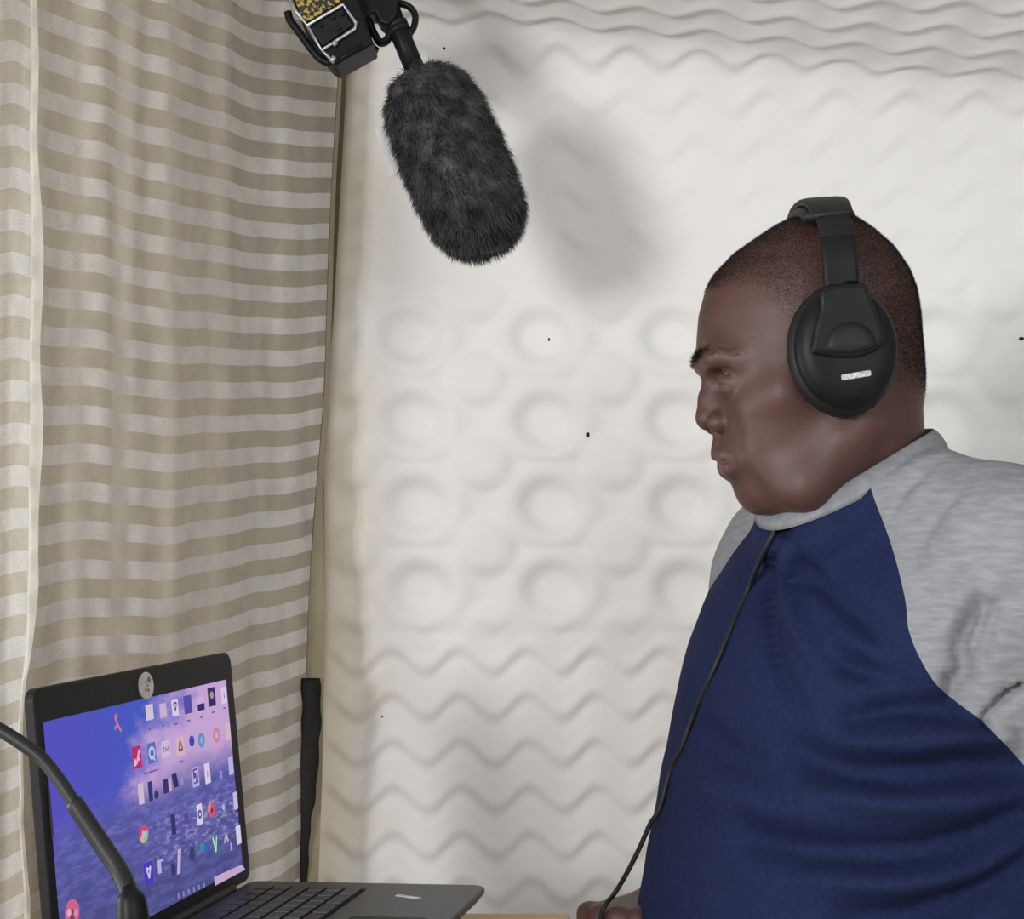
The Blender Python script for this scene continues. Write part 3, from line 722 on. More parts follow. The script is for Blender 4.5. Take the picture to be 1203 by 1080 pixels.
# ================================================================== PERSON
NB = np.array([0.289, 1.219, 0.0])                        # neck base (plan)
TYAW = math.radians(25)
Fv = np.array([-math.cos(TYAW), -math.sin(TYAW), 0]); Lv = np.array([math.sin(TYAW), -math.cos(TYAW), 0])
T0 = np.array([0.312, 1.245, 0.0])
def tw(p, q, z): return T0 + Fv*p + Lv*q + np.array([0, 0, z])      # torso frame -> world
def wt(w): d = np.asarray(w) - T0; return np.array([d @ Fv, d @ Lv, d[2]])
def grid_to_world(V): return T0 + V[:, :1]*Fv + V[:, 1:2]*Lv + V[:, 2:]*up

# ---- head frame
HC = P(950, 420, 1.205)
th = math.atan((950-601.5)/F_PX) - math.radians(8)
Hu = np.array([-math.cos(th), math.sin(th), 0]); Hv = np.array([-math.sin(th), -math.cos(th), 0])
def HP(px, py, v=0.0):
    """pixel -> head-frame point (forward, towards camera, height) on the plane v"""
    o_ = HC + Hv*v; r = ray(px, py); t = ((o_-CAM) @ Hv)/(r @ Hv); p = CAM + r*t
    return np.array([(p-HC) @ Hu, v, p[2]])
def hw(V): V = np.atleast_2d(V); return HC*np.array([1, 1, 0]) + V[:, :1]*Hu + V[:, 1:2]*Hv + V[:, 2:]*up
def wh(w): d = np.asarray(w)-HC; return np.array([d @ Hu, d @ Hv, w[2]])
S_ = 1.205/F_PX
prof = [  # py, front px, back px, half width px, widest px
 (250.5, 962, 968, 6, 966), (253, 945, 985, 28, 966), (258, 929, 999, 46, 967), (268, 909, 1011, 64, 970), (280, 890, 1026, 79, 975), (300, 861, 1048, 92, 980),
 (324, 838, 1064, 100, 983), (345, 827, 1072.5, 104, 985), (370, 820.5, 1076.5, 106, 986), (400, 818, 1079, 106, 985), (422, 818, 1081.5, 105, 982),
 (436, 825, 1082.5, 103, 978), (450, 833, 1083.5, 101, 975), (470, 838, 1083, 97, 976), (495, 842, 1080, 92, 974), (511, 845, 1074, 88, 972), (533, 848, 1062, 82, 966),
 (545, 853, 1050, 79, 962), (557, 859, 1038, 75, 957), (569, 867, 1026, 69, 952), (582, 877, 1006, 60, 946), (592, 888, 988, 50, 940), (599, 901, 966, 36, 934), (604, 915, 940, 14, 928)]
pz = np.array([HP(950, a[0])[2] for a in prof]); order = np.argsort(pz)
ptab = np.array([[HP(a[1], a[0])[0], HP(a[2], a[0])[0], a[3]*S_, HP(a[4], a[0])[0]] for a in prof])[order]; pz = pz[order]
g = Grid((-.118, -.105, 1.40), (.125, .105, HP(950, 236)[2]), .0016)
zz = g.ax[2]
def tabz(i):
    a = np.interp(zz, pz, ptab[:, i]); ker = np.array([1, 2, 3, 2, 1])/9.; return np.convolve(np.pad(a, 2, mode='edge'), ker, 'valid')
tf, tbk, thw, tc = [tabz(i) for i in range(4)]
ztop, zbot = pz[-1], pz[0]
def head_fn(x, y, z):
    a = np.where(x > tc[None, None, :], (tf-tc)[None, None, :], (tc-tbk)[None, None, :]); a = np.maximum(a, .002)
    h_ = np.maximum(thw, .002)[None, None, :]
    n = np.where(x > tc, 2.0, 2.2) - .50*np.clip((1.590-z)/.05, 0, 1)*(x > tc)
    e = ((np.abs(x-tc)/a)**n + (np.abs(y)/h_)**n)**(1/n)
    d = (e-1)*np.minimum(a, h_)
    d = np.maximum(d, z-ztop); return np.maximum(d, zbot-z)
g.op(head_fn, (-9, -9, -9), (9, 9, 9), 0)
H2 = lambda px, py, v=0: HP(px, py, v)
V2 = np.array([1, -1, 1.])
def both(fn, pts, *a, **k):
    fn(*pts, *a, **k); fn(*[p*V2 for p in pts], *a, **k)
at = lambda px, py, v: HP(px, py, v)
# brow ridge, cheek, sockets
both(g.cap, (at(829, 425, .010), at(845, 420, .034)), .0085, .0078, k=.010)
both(g.cap, (at(845, 420, .034), at(866, 425, .044)), .0078, .0030, k=.02)
both(g.ell, (at(849, 448, .031),), (.0125, .0150, .0095), k=.012, sub=True)
both(g.cap, (at(888, 476, .040), at(918, 464, .057)), .009, .009, k=.035)
# nose
g.cap(at(838, 440, 0), at(834, 470, 0), .0075, .0085, k=.009)
g.cap(at(834, 470, 0), at(833, 489, 0), .0085, .0105, k=.008)
g.ell(at(832.5, 491.5, 0), (.0102, .0115, .0102), k=.005)
both(g.cap, (at(850, 478, .008), at(868, 500, .024)), .005, .006, k=.012)
both(g.ell, (at(844.5, 496.5, .0165),), (.0100, .0085, .0088), k=.0035)
both(g.cap, (at(857.5, 490, .0225), at(858, 503, .0225)), .0009, .0009, k=.004, sub=True)
both(g.ell, (at(838, 507, .0075),), (.0050, .0032, .0040), k=.003, sub=True)
# muzzle and lips
g.ell(at(872, 534, 0), (.0195, .031, .021), k=.012)
g.cap(at(847.5, 510, 0), at(846.5, 526, 0), .0062, .0062, k=.006)
g.cap(at(846, 527, 0), at(845.5, 533, 0), .0055, .0062, k=.006)
both(g.cap, (at(847.5, 536, 0), at(853, 536, .013)), .0062, .0060, k=.005)
both(g.cap, (at(853, 535, .013), at(873, 539, .028)), .0060, .0036, k=.005)
both(g.cap, (at(854.5, 551.5, 0), at(859, 551, .012)), .0068, .0064, k=.005)
both(g.cap, (at(859, 550.5, .012), at(874, 543, .027)), .0064, .0034, k=.005)
both(g.cap, (at(839, 543.8, 0), at(846, 543.6, .014)), .0022, .0022, k=.0015, sub=True)
both(g.cap, (at(846, 543.6, .014), at(868, 540, .0285)), .0022, .0014, k=.0015, sub=True)
# nasolabial groove
# chin, jaw
g.ell(at(890, 581, 0), (.0165, .022, .016), k=.018)
both(g.cap, (at(905, 584, .020), at(948, 574, .046)), .0125, .015, k=.018)
both(g.cap, (at(948, 574, .046), at(992, 520, .056)), .013, .013, k=.022)
both(g.ell, (at(918, 522, .040),), (.024, .0125, .030), k=.03)
# eyes: lids bulge, narrow downward-looking slit
EYE = at(862.5, 450, .0315); ER = .0116
both(g.ell, (EYE,), (ER+.0022,)*3, k=.004)
for s in (1, -1):
    for yy0, yy1 in ((-.9, -.35), (-.35, .25), (.25, 1.05)):
        pa = EYE*np.array([1, s, 1]) + np.array([math.cos(yy0)*(ER+.003), math.sin(yy0)*(ER+.003)*s, -.0022-.002*abs(yy0)]); pb = EYE*np.array([1, s, 1]) + np.array([math.cos(yy1)*(ER+.003), math.sin(yy1)*(ER+.003)*s, -.0022-.002*abs(yy1)])
        g.cap(pa, pb, .0017, .0017, k=.0012, sub=True)
    # lid crease
    pa = EYE*np.array([1, s, 1]) + np.array([.0095, -.009*s, .0085]); pb = EYE*np.array([1, s, 1]) + np.array([.006, .0125*s, .007])
    g.cap(pa, pb, .0008, .0008, k=.004, sub=True)
# ears (under the headphone pads)
both(g.ell, (at(994, 430, .078),), (.016, .007, .026), k=.006)
# neck
nk0 = wh(P(1002, 452, 1.215)); nk1 = wh(P(1019, 640, 1.225))
def neck_fn(x, y, z):
    t = np.clip((z-nk1[2])/(nk0[2]-nk1[2]), -.2, 1.0); cx = nk1[0]+(nk0[0]-nk1[0])*t; cy = nk1[1]+(nk0[1]-nk1[1])*t
    tp = np.clip((z-HP(950, 515)[2])/(nk0[2]-HP(950, 515)[2]), 0, 1)**1.3; ra = (.0535 + .004*(1-t))*(1-.28*tp); rb = (.058 + .006*(1-t))*(1-.1*tp)
    d = (np.sqrt(((x-cx)/ra)**2+((y-cy)/rb)**2)-1)*ra
    return np.maximum(d + .25*np.maximum(z-(nk0[2]-.03), 0), z-nk0[2])
g.op(neck_fn, (-.13, -.11, 1.3), (.06, .11, nk0[2]), .014)
both(g.cap, (at(1010, 500, .052), at(955, 600, .022)), .011, .010, k=.018)      # neck muscle
HVv, HFf = g.mesh(1)
headV = hw(HVv)
hnorm = vnormals(headV, HFf)

# ---- torso / arms implicit
def torso_tab(z):
    #      z     front  back  halfwidth  centre-p shift
    T = np.array([[.80, .150, .150, .180], [.90, .172, .150, .192], [1.0, .182, .148, .203], [1.08, .192, .145, .205], [1.124, .190, .143, .203], [1.18, .177, .142, .200],
                  [1.253, .159, .142, .194], [1.288, .150, .143, .190], [1.324, .145, .143, .185], [1.36, .127, .142, .176], [1.396, .103, .138, .160],
                  [1.43, .083, .125, .135], [1.46, .066, .108, .105], [1.49, .050, .090, .085], [1.53, .03, .07, .06]])
    return [np.interp(z, T[:, 0], T[:, i]) for i in (1, 2, 3)]
SHn = np.array([-.010, .165, 1.425]); SHf = np.array([-.020, -.138, 1.418])
ELn = wt(np.array([.545, 1.075, 1.205])); ELf = wt(np.array([.265, 1.515, 1.120]))
WRn = wt(np.array([.475, 1.03, .965])); WRf = wt(P(762, 1066, 1.348))
NECKC = wt(NB)
zr = lambda c: 1.496 - .034*c + .013*(1-c*c)               # neckline height, c = cos(angle from the front)
RA, RBn = .070, .069
def build_torso(h, off, arms_to=1.0, zlo=.80):
    G = Grid((-.36, -.36, zlo-.03), (.27, .36, 1.58), h)
    zt_ = G.ax[2]; f_, b_, w_ = [np.convolve(np.pad(np.asarray(a), 4, mode='edge'), np.ones(9)/9, 'valid') for a in torso_tab(zt_)]
    def fn(x, y, z):
        a = np.where(x > 0, f_[None, None], b_[None, None]); n = 2.2
        e = ((np.abs(x)/a)**n + (np.abs(y)/w_[None, None])**n)**(1/n)
        return np.maximum((e-1)*np.minimum(a, w_[None, None]) - off, np.maximum(zlo-z, z-1.495))
    G.op(fn, (-9, -9, -9), (9, 9, 9), 0)
    # trapezius and shoulders
    for S, sg in ((SHn, 1), (SHf, -1)):
        G.cap((NECKC[0]-.018, NECKC[1]+sg*.030, 1.478), S + np.array([0, 0, .010]), .050+off, .052+off, k=.03)
        G.cap(S + np.array([.02, 0, -.03]), (.04, sg*.07, 1.36), .050+off, .055+off, k=.04)
    for i in range(24):                                     # cloth and flesh rise to the neckline all round
        a, b = 2*math.pi*i/24, 2*math.pi*(i+1)/24
        G.cap((NECKC[0]+(RA-.010)*math.cos(a), NECKC[1]+(RBn-.010)*math.sin(a), zr(math.cos(a))-.026), (NECKC[0]+(RA-.010)*math.cos(b), NECKC[1]+(RBn-.010)*math.sin(b), zr(math.cos(b))-.026), .015+off, .015+off, k=.016)
    for S, E, W in ((SHn, ELn, WRn), (SHf, ELf, WRf)):
        G.cap(S, E, .062+off, .050+off*1.3, k=.035)
        if arms_to > 0: G.cap(E, E+(W-E)*arms_to, .050+off, .050+off-(.020*arms_to), k=.012)
    return G
# skin body: head block + torso block + forearms/hands, joined into one mesh
GB = build_torso(.006, -.021, 1.0)
for s in (1, -1):                                         # legs
    GB2 = None
Vb, Fb_ = GB.mesh(2); Vb = grid_to_world(Vb)
GL = Grid((-.14, -.25, .0), (.16, .25, .86), .008)
for s in (1, -1):
    GL.ell((0, s*.08, .82), (.14, .10, .12), k=.05)
    GL.cap((0, s*.095, .80), (.01, s*.095, .46), .088, .058, k=.02); GL.cap((.01, s*.095, .46), (-.02, s*.10, .09), .056, .038, k=.015)
    GL.cap((-.03, s*.10, .05), (.11, s*.115, .035), .036, .028, k=.02)
Vl, Fl = GL.mesh(2); Vl = grid_to_world(Vl)

# ---- hands (torso-independent: built in their own frames)
def hand(Wp, fwd, back, side, curl, sc=1.0):
    """wrist point, direction of fingers, back-of-hand normal, thumb side; returns verts, faces (world)"""
    fwd = np.asarray(fwd, float); fwd /= np.linalg.norm(fwd); back = np.asarray(back, float); back -= fwd*(back @ fwd); back /= np.linalg.norm(back)
    sd = np.cross(fwd, back); sd = sd if sd @ np.asarray(side) > 0 else -sd
    G = Grid((-.06, -.075, -.085), (.16, .085, .05), .0019)
    G.cap((-.055, 0, 0), (0, 0, 0), .0275, .0245, k=.004)
    for y, l in ((.030, .083), (.011, .087), (-.009, .083), (-.027, .076)):
        G.cap((.005, y*.55, 0), (l, y, .002), .0165, .0125, k=.012)
    kn = []
    for i, (y, l0, ls, r) in enumerate(((.031, .085, (.043, .026, .021), .0098), (.0105, .089, (.047, .030, .022), .0100), (-.0105, .085, (.044, .028, .022), .0096), (-.029, .078, (.034, .021, .019), .0086))):
        p = np.array([l0, y, .003]); a = 0; G.ell(p+np.array([0, 0, .004]), (.011, .0098, .0095), k=.006)
        for j, L_ in enumerate(ls):
            a += curl[i][j]; q = p + L_*np.array([math.cos(a), -.03*y/.03*.3, -math.sin(a)])
            G.cap(p, q, r*(1-.07*j), r*(.94-.07*j), k=.003)
            G.ell(q, (r*.98*(1-.07*j),)*3, k=.002); p = q
    # thumb from the side of the palm near its base
    t = [np.array([.018, .026, -.008]), np.array([.050, .047, -.022]), np.array([.078, .045, -.036]), np.array([.098, .034, -.042])]
    for a, b, ra, rb in zip(t[:-1], t[1:], (.0155, .0115, .0105), (.012, .0105, .0088)): G.cap(a, b, ra, rb, k=.006)
    V_, F_ = G.mesh(2); V_ = V_*sc
    W_ = np.asarray(Wp) + V_[:, :1]*fwd + V_[:, 1:2]*sd + V_[:, 2:]*back
    if np.linalg.det(np.array([fwd, sd, back])) < 0: F_ = F_[:, ::-1]
    return W_, F_
fist = [(.75, 1.35, .8), (.85, 1.4, .8), (.9, 1.4, .85), (.95, 1.4, .9)]
relax = [(.5, .5, .3), (.55, .6, .35), (.6, .6, .4), (.6, .65, .4)]
fwf = np.array([-.62, -.78, .06])
HWR = P(762, 1064, 1.345)
hV1, hF1 = hand(HWR + np.array([.012, .0, -.004]), fwf, (-.05, .10, 1), (.6, -.8, 0), fist, .98)
wn_w = T0 + Fv*WRn[0] + Lv*WRn[1] + up*WRn[2]
hV2, hF2 = hand(wn_w, (-.30, -.10, -.90), (.8, -.5, -.2), (-.4, -.9, 0), relax)
def join(parts):
    Vs, Fs, n = [], [], 0
    for v, f in parts: Vs.append(v); Fs.append(np.asarray(f)+n); n += len(v)
    return np.vstack(Vs), np.vstack(Fs)
person = thing('person', 'man with cropped hair in navy and grey raglan shirt, in profile facing the laptop', 'person', (T0[0], T0[1], 0))
bodyV, bodyF = join([(headV, HFf), (Vb, Fb_), (Vl, Fl), (hV1, hF1), (hV2, hF2)])
# forearm link to the far hand
# lips carry their own pigment: faces inside the lip region use the lip material
fc_c = HVv[HFf].mean(1)
def hl(px, py): return HP(px, py)
um, zu, zl = HP(850, 543)[0], HP(850, 532)[2], HP(850, 559)[2]
back_lim = HP(876, 541, .028)[0]
zmid = HP(850, 543)[2]
tt = np.clip((fc_c[:, 0]-back_lim)/(HP(843, 543)[0]-back_lim), 0, 1)
lipm = (fc_c[:, 0] > back_lim) & (np.abs(fc_c[:, 1]) < .030) & (fc_c[:, 2] < zmid + (zu-zmid)*(.25+.75*tt)) & (fc_c[:, 2] > zmid - (zmid-zl)*(.35+.65*tt))
midx = np.zeros(len(bodyF), dtype=np.int32); midx[:len(HFf)][lipm] = 1
body = link_mesh('body', bodyV, bodyF, None, person, mats=[M['skin'], M['lip']], midx=midx)

# ---- eyes
for s in (1, -1):
    c = hw(EYE*np.array([1, s, 1]))[0]; bm = bmesh.new()
    bmesh.ops.create_uvsphere(bm, u_segments=24, v_segments=16, radius=ER); bmesh.ops.translate(bm, verts=bm.verts, vec=Vector(c))
    eo = link_bm('eye', bm, M['eye_white'], person, smooth=True)
    bm = bmesh.new(); dirn = Hu*.93 + Hv*.0 - up*.20; dirn /= np.linalg.norm(dirn)
    t1 = np.cross(dirn, up); t1 /= np.linalg.norm(t1); t2 = np.cross(t1, dirn)
    rg = [[c + dirn*math.sqrt(max(0, (ER+.0003)**2-r*r)) + (t1*math.cos(a)+t2*math.sin(a))*r for a in np.linspace(0, 6.2832, 25)[:-1]] for r in (.0058, .004, .002, .0003)]
    bm_loft(bm, rg, cap=False); bm.faces.new([v for v in list(bm.verts)[-24:]])
    link_bm('iris', bm, M['iris'], eo, smooth=True)

# ---- cropped hair and eyebrows as real short strands rooted in the scalp
def strands(name, n, dens, length, width, lie, m, parent):
    c = fc_c; area_ = np.linalg.norm(np.cross(headV[HFf[:, 2]]-headV[HFf[:, 0]], headV[HFf[:, 3]]-headV[HFf[:, 1]]), axis=1)
    w = dens(c)*area_; ids = rng.choice(len(w), n, p=w/w.sum())
    a, b = rng.random(n)[:, None], rng.random(n)[:, None]
    q = headV[HFf[ids]]; p = (q[:, 0]*(1-a)+q[:, 1]*a)*(1-b) + (q[:, 3]*(1-a)+q[:, 2]*a)*b
    nn = hnorm[HFf[ids]].mean(1); d = nn + lie(c[ids]) + rng.normal(0, .35, (n, 3)); d /= np.linalg.norm(d, axis=1)[:, None]
    sdv = np.cross(d, rng.normal(0, 1, (n, 3))); sdv /= np.linalg.norm(sdv, axis=1)[:, None]
    ln = length*(0.6+.8*rng.random(n))[:, None]
    base_ = p - nn*.0004
    V_ = np.empty((n*3, 3)); V_[0::3] = base_ - sdv*width; V_[1::3] = base_ + sdv*width; V_[2::3] = base_ + d*ln
    me = bpy.data.meshes.new(name); me.vertices.add(n*3); me.vertices.foreach_set('co', V_.ravel())
    me.loops.add(n*3); me.loops.foreach_set('vertex_index', np.arange(n*3, dtype=np.int32))
    me.polygons.add(n); me.polygons.foreach_set('loop_start', np.arange(0, n*3, 3, dtype=np.int32))
    me.materials.append(m); me.update(calc_edges=True); me.validate()
    o = bpy.data.objects.new(name, me); COL.objects.link(o); attach(o, parent); return o
sst = lambda x, a, b: (lambda t: t*t*(3-2*t))(np.clip((x-a)/(b-a), 0, 1))
def hair_density(c):
    u, v, w = c[:, 0], c[:, 1], c[:, 2]
    px = 950 - u/S_; py = 420 - (w-HC[2])/S_
    # lower hairline as a function of horizontal position (head seen from the side)
    line = np.interp(px, [815, 827, 838, 858, 880, 900, 912, 930, 960, 1010, 1060, 1090], [343, 343, 346, 350, 362, 390, 420, 440, 455, 470, 476, 478])
    soft = np.interp(px, [815, 840, 900, 930, 1000, 1090], [9, 18, 65, 75, 60, 45])
    d = sst(line - py, -soft*.15, soft)
    side = sst(np.abs(v), .035, .075); fade = 1 - .55*side*sst(py, 300, 400)*(px < 930)
    return np.clip(d*fade, 0, 1)**1.25 + 1e-9
hair = strands('hair', 230000, hair_density, .0024, .00013, lambda c: np.zeros((len(c), 3)) - up*.5 + Hu*.3, M['hair'], person)
def brow_density(c):
    u, v, w = c[:, 0], np.abs(c[:, 1]), c[:, 2]
    py = 420 - (w-HC[2])/S_
    mid = np.interp(v, [.006, .020, .040, .056], [425, 420, 418, 425]); th_ = np.interp(v, [.006, .02, .04, .058], [6.5, 6.5, 5.5, 4])
    return np.exp(-((py-mid)/th_)**4)*(1-.75*sst(v, .02, .05))*(v > .007)*(v < .054)*(u > .02) + 1e-12
strands('eyebrow', 2600, brow_density, .0045, .00013, lambda c: np.sign(c[:, 1:2])*Hv[None]*1.2 - Hu*.3 + up*.15, M['hair'], person)
def beard_density(c):
    u, v, w = c[:, 0], np.abs(c[:, 1]), c[:, 2]
    px = 950 - u/S_; py = 420 - (w-HC[2])/S_
    return sst(py, 540, 590)*(px < 985)*(px > 858)*(u > -.03) + .5*((py > 513) & (py < 529) & (px < 862)) + 1e-12
strands('stubble', 5000, beard_density, .0009, .00014, lambda c: np.zeros((len(c), 3)) - up*.3, M['hair'], person)

# ---- shirt
GS = build_torso(.0042, .004, .45, zlo=.86)
def hole(x, y, z):
    dx, dy = x-NECKC[0], y-NECKC[1]; r = np.sqrt(dx*dx+dy*dy)+1e-6; c = dx/r
    return np.maximum(zr(c) - z, r-.13)
GS.op(hole, (-.25, -.2, 1.40), (.2, .2, 1.6), .004, sub=True)
Vs, Fs = GS.mesh(3)
# wrinkles: traced fold lines projected on the cloth, pressed in or raised
Ws = grid_to_world(Vs); Ns = vnormals(Ws, Fs)
sb = BVHTree.FromPolygons([tuple(v) for v in Ws], [tuple(f) for f in Fs])
def trace(bvh, pts, n=26, back=None):
    out = []
    for px, py in catmull(np.array([(a, b, 0) for a, b in pts]), n)[:, :2]:
        p, nn, _, dist = hit(bvh, px, py)
        if p is not None: out.append(np.array(p))
    return np.array(out)
folds = [  # pixels, depth (m, + presses in), width (m)
 ([(914, 612), (905, 660), (902, 720), (915, 790), (940, 830)], .0035, .008), ([(918, 612), (935, 660), (980, 700), (1030, 740)], .0032, .008),
 ([(922, 640), (928, 700), (945, 750), (975, 790)], -.0035, .010),
 ([(1150, 845), (1100, 835), (1050, 832), (1000, 842)], .006, .009), ([(1140, 830), (1080, 805), (1020, 785), (975, 780)], .005, .010),
 ([(1120, 815), (1050, 790), (990, 745)], -.004, .010),
 ([(1200, 905), (1140, 905), (1060, 912), (980, 905), (930, 880)], .008, .013), ([(1200, 930), (1120, 940), (1040, 940), (960, 925)], -.005, .013),
 ([(1200, 960), (1140, 990), (1060, 1005), (960, 1000), (880, 985)], .008, .013), ([(1203, 985), (1140, 1020), (1050, 1035), (960, 1030)], -.005, .014),
 ([(1203, 1015), (1150, 1050), (1080, 1075), (1000, 1080)], .007, .013), ([(1180, 865), (1120, 868), (1060, 875), (1000, 873)], -.005, .010),
 ([(900, 905), (850, 880), (815, 850)], .003, .014), ([(960, 960), (880, 940), (820, 925)], -.003, .016),
 ([(1144, 705), (1128, 755), (1130, 790), (1122, 815)], .0062, .006), ([(1140, 820), (1150, 770), (1165, 720)], .0035, .007), ([(1112, 795), (1124, 822)], .006, .004),
 ([(1203, 808), (1182, 822), (1168, 838), (1160, 856)], .0075, .0030), ([(1100, 540), (1060, 575), (1040, 610)], .0015, .007), ([(1140, 560), (1090, 620), (1075, 660)], .0012, .009),
 ([(1190, 600), (1130, 660), (1085, 700)], .0015, .010), ([(1200, 690), (1150, 730), (1110, 770)], .0015, .010)]
disp = np.zeros(len(Ws))
for pts, dep, wd_ in folds:
    tr_ = trace(sb, pts)
    if len(tr_) < 3: continue
    lo, hi = tr_.min(0)-wd_*3, tr_.max(0)+wd_*3
    ids = np.where(((Ws > lo) & (Ws < hi)).all(1))[0]
    if len(ids) == 0: continue
    D = np.linalg.norm(Ws[ids][:, None]-tr_[None], axis=2); k = D.argmin(1); dmin = D.min(1)
    taper = np.sin(np.pi*np.clip((k+3)/(len(tr_)+5), 0, 1))**.6
    disp[ids] -= dep*3.2*taper*np.exp(-(dmin/wd_)**2)
disp += .0008*np.sin(Ws[:, 0]*90+Ws[:, 2]*60) * np.sin(Ws[:, 1]*70-Ws[:, 2]*40)
disp = np.clip(disp, -.0175, .012)
Ws = Ws + Ns*disp[:, None]
# split the cloth along the raglan seams (true cuts through the faces)
tv_ = np.stack([(Ws-T0) @ Fv, (Ws-T0) @ Lv, Ws[:, 2]], 1)
rel = Ws-CAM; dep = rel[:, 1]*CP + rel[:, 2]*SP
pxv = np.stack([601.5+F_PX*rel[:, 0]/dep, 540-F_PX*(rel[:, 2]*CP-rel[:, 1]*SP)/dep], 1)
def poly_field(P2, poly):
    poly = np.asarray(poly, float); n = len(poly); d = np.full(len(P2), 1e9); ins = np.zeros(len(P2), bool)
    for i in range(n):
        a, b = poly[i], poly[(i+1) % n]; ba = b-a
        t = np.clip(((P2-a) @ ba)/(ba @ ba), 0, 1); d = np.minimum(d, np.linalg.norm(P2-a-t[:, None]*ba, axis=1))
        c = ((a[1] > P2[:, 1]) != (b[1] > P2[:, 1])) & (P2[:, 0] < (b[0]-a[0])*(P2[:, 1]-a[1])/(b[1]-a[1]+1e-12)+a[0]); ins ^= c
    return np.where(ins, d, -d)*.0007
seam_px = catmull(np.array([(1022, 570, 0), (1028, 589, 0), (1043, 628, 0), (1055, 668, 0), (1064, 708, 0), (1067, 738, 0), (1078, 768, 0), (1098, 802, 0), (1125, 826, 0), (1152, 846, 0), (1168, 862, 0), (1186, 880, 0), (1208, 905, 0)]), 60)[:, :2]
nearpoly = list(map(tuple, seam_px)) + [(1300, 1000), (1700, 1200), (1700, 200), (1000, 200)]
farpoly = [(930, 585), (905, 596), (884, 602), (868, 612), (862, 632), (853, 662), (846, 690), (835, 712), (780, 760), (700, 760), (700, 400), (930, 400)]
def arm_sdf(S, E, W):
    def c(a, b, ra, rb):
        ba = b-a; t = np.clip(((tv_-a) @ ba)/(ba @ ba), 0, 1); return np.linalg.norm(tv_-a-t[:, None]*ba, axis=1)-(ra+(rb-ra)*t)
    return np.minimum(c(S, E, .066, .055), c(E, W, .055, .04))
f_, b_, w_ = torso_tab(tv_[:, 2]); a_ = np.where(tv_[:, 0] > 0, f_, b_)
tors = (((np.abs(tv_[:, 0])/a_)**2.2 + (np.abs(tv_[:, 1])/w_)**2.2)**(1/2.2)-1)*np.minimum(a_, w_)
def back_field(sg, S, E, W):
    hi = sg*tv_[:, 1] - np.interp(tv_[:, 2], [1.34, 1.40, 1.5], [.16, .12, .055]); lo = tors - .006 - np.maximum(arm_sdf(S, E, W), 0)
    return np.where(tv_[:, 2] > 1.36, hi, np.where(sg*tv_[:, 1] > .05, lo, -.02))
fn_ = np.where((tv_[:, 0] > -.06) & (tv_[:, 1] > -.01), poly_field(pxv, nearpoly), back_field(1, SHn, ELn, WRn))
far_px = np.interp(tv_[:, 2], [1.30, 1.36, 1.40, 1.44, 1.47, 1.50], [.185, .160, .128, .105, .080, .055])
ff_ = np.where((tv_[:, 0] > -.02) & (tv_[:, 2] > 1.36), -tv_[:, 1]-far_px, back_field(-1, SHf, ELf, WRf))
def split(V, T, S):
    """cut triangles T by the field S at the vertices -> (V, S>0 triangles, S<0 triangles)"""
    V = list(map(tuple, V)); cache = {}; pos, neg = [], []
    def mid(i, j):
        k = (min(i, j), max(i, j))
        if k not in cache:
            t = S[i]/(S[i]-S[j]); a, b = np.array(V[i]), np.array(V[j]); V.append(tuple(a+(b-a)*t)); cache[k] = len(V)-1
        return cache[k]
    sg = S[T] > 0; n = sg.sum(1)
    pos += T[n == 3].tolist(); neg += T[n == 0].tolist()
    for t, q in zip(T[(n == 1) | (n == 2)], sg[(n == 1) | (n == 2)]):
        one = q.sum() == 1; k = int(np.argmax(q if one else ~q)); i, j, l = t[k], t[(k+1) % 3], t[(k+2) % 3]
        m1, m2 = mid(i, j), mid(i, l); A = [[i, m1, m2]]; B = [[m1, j, l], [m1, l, m2]]
        (pos if one else neg).extend(A); (neg if one else pos).extend(B)
    return np.array(V), np.array(pos).reshape(-1, 3), np.array(neg).reshape(-1, 3)
Tq = np.vstack([Fs[:, [0, 1, 2]], Fs[:, [0, 2, 3]]])
V1, TP, TN = split(Ws, Tq, fn_)
ffx = np.concatenate([ff_, np.full(len(V1)-len(ff_), -1.0)])
V2_, TP2, TN2 = split(V1, TN, ffx)
def compact(V, T):
    u_, inv = np.unique(T, return_inverse=True); return V[u_], inv.reshape(T.shape)
V_, F_ = compact(V2_, TN2); shirt = link_mesh('shirt', V_, F_, M['navy'], person)
V_, F_ = compact(V1, TP); s1 = link_mesh('sleeve', V_, F_, M['heather'], None); attach(s1, shirt); s1['label'] = 'heather grey raglan sleeve on the near arm'
V_, F_ = compact(V2_, TP2); s2 = link_mesh('sleeve', V_, F_, M['heather'], None); attach(s2, shirt); s2['label'] = 'heather grey raglan sleeve on the far arm'
# neckband
bm = bmesh.new(); rings = []
NN = 72
for i in range(NN):
    a = 2*math.pi*i/NN; c, s = math.cos(a), math.sin(a)
    ring = []
    for (h_, o_) in ((-.0125, .0070), (-.006, .0078), (.002, .0058), (.0065, .0030), (.0075, .0012), (.0065, -.0004), (.000, .0005), (-.008, .0006)):
        rr_ = 1 + (o_ - h_*.35)/RA
        p = NB*np.array([1, 1, 0]) + Fv*RA*rr_*c + Lv*RBn*rr_*s + up*(zr(c) + h_ + .001); ring.append(p)
    rings.append(ring)
R = [[bm.verts.new(p) for p in r] for r in rings]
for i in range(NN):
    A, B = R[i], R[(i+1) % NN]
    for j in range(8): bm.faces.new((A[j], A[(j+1) % 8], B[(j+1) % 8], B[j]))
nb = link_bm('neckband', bm, M['band'], None, smooth=True); attach(nb, shirt); nb['label'] = 'light grey ribbed neckband'
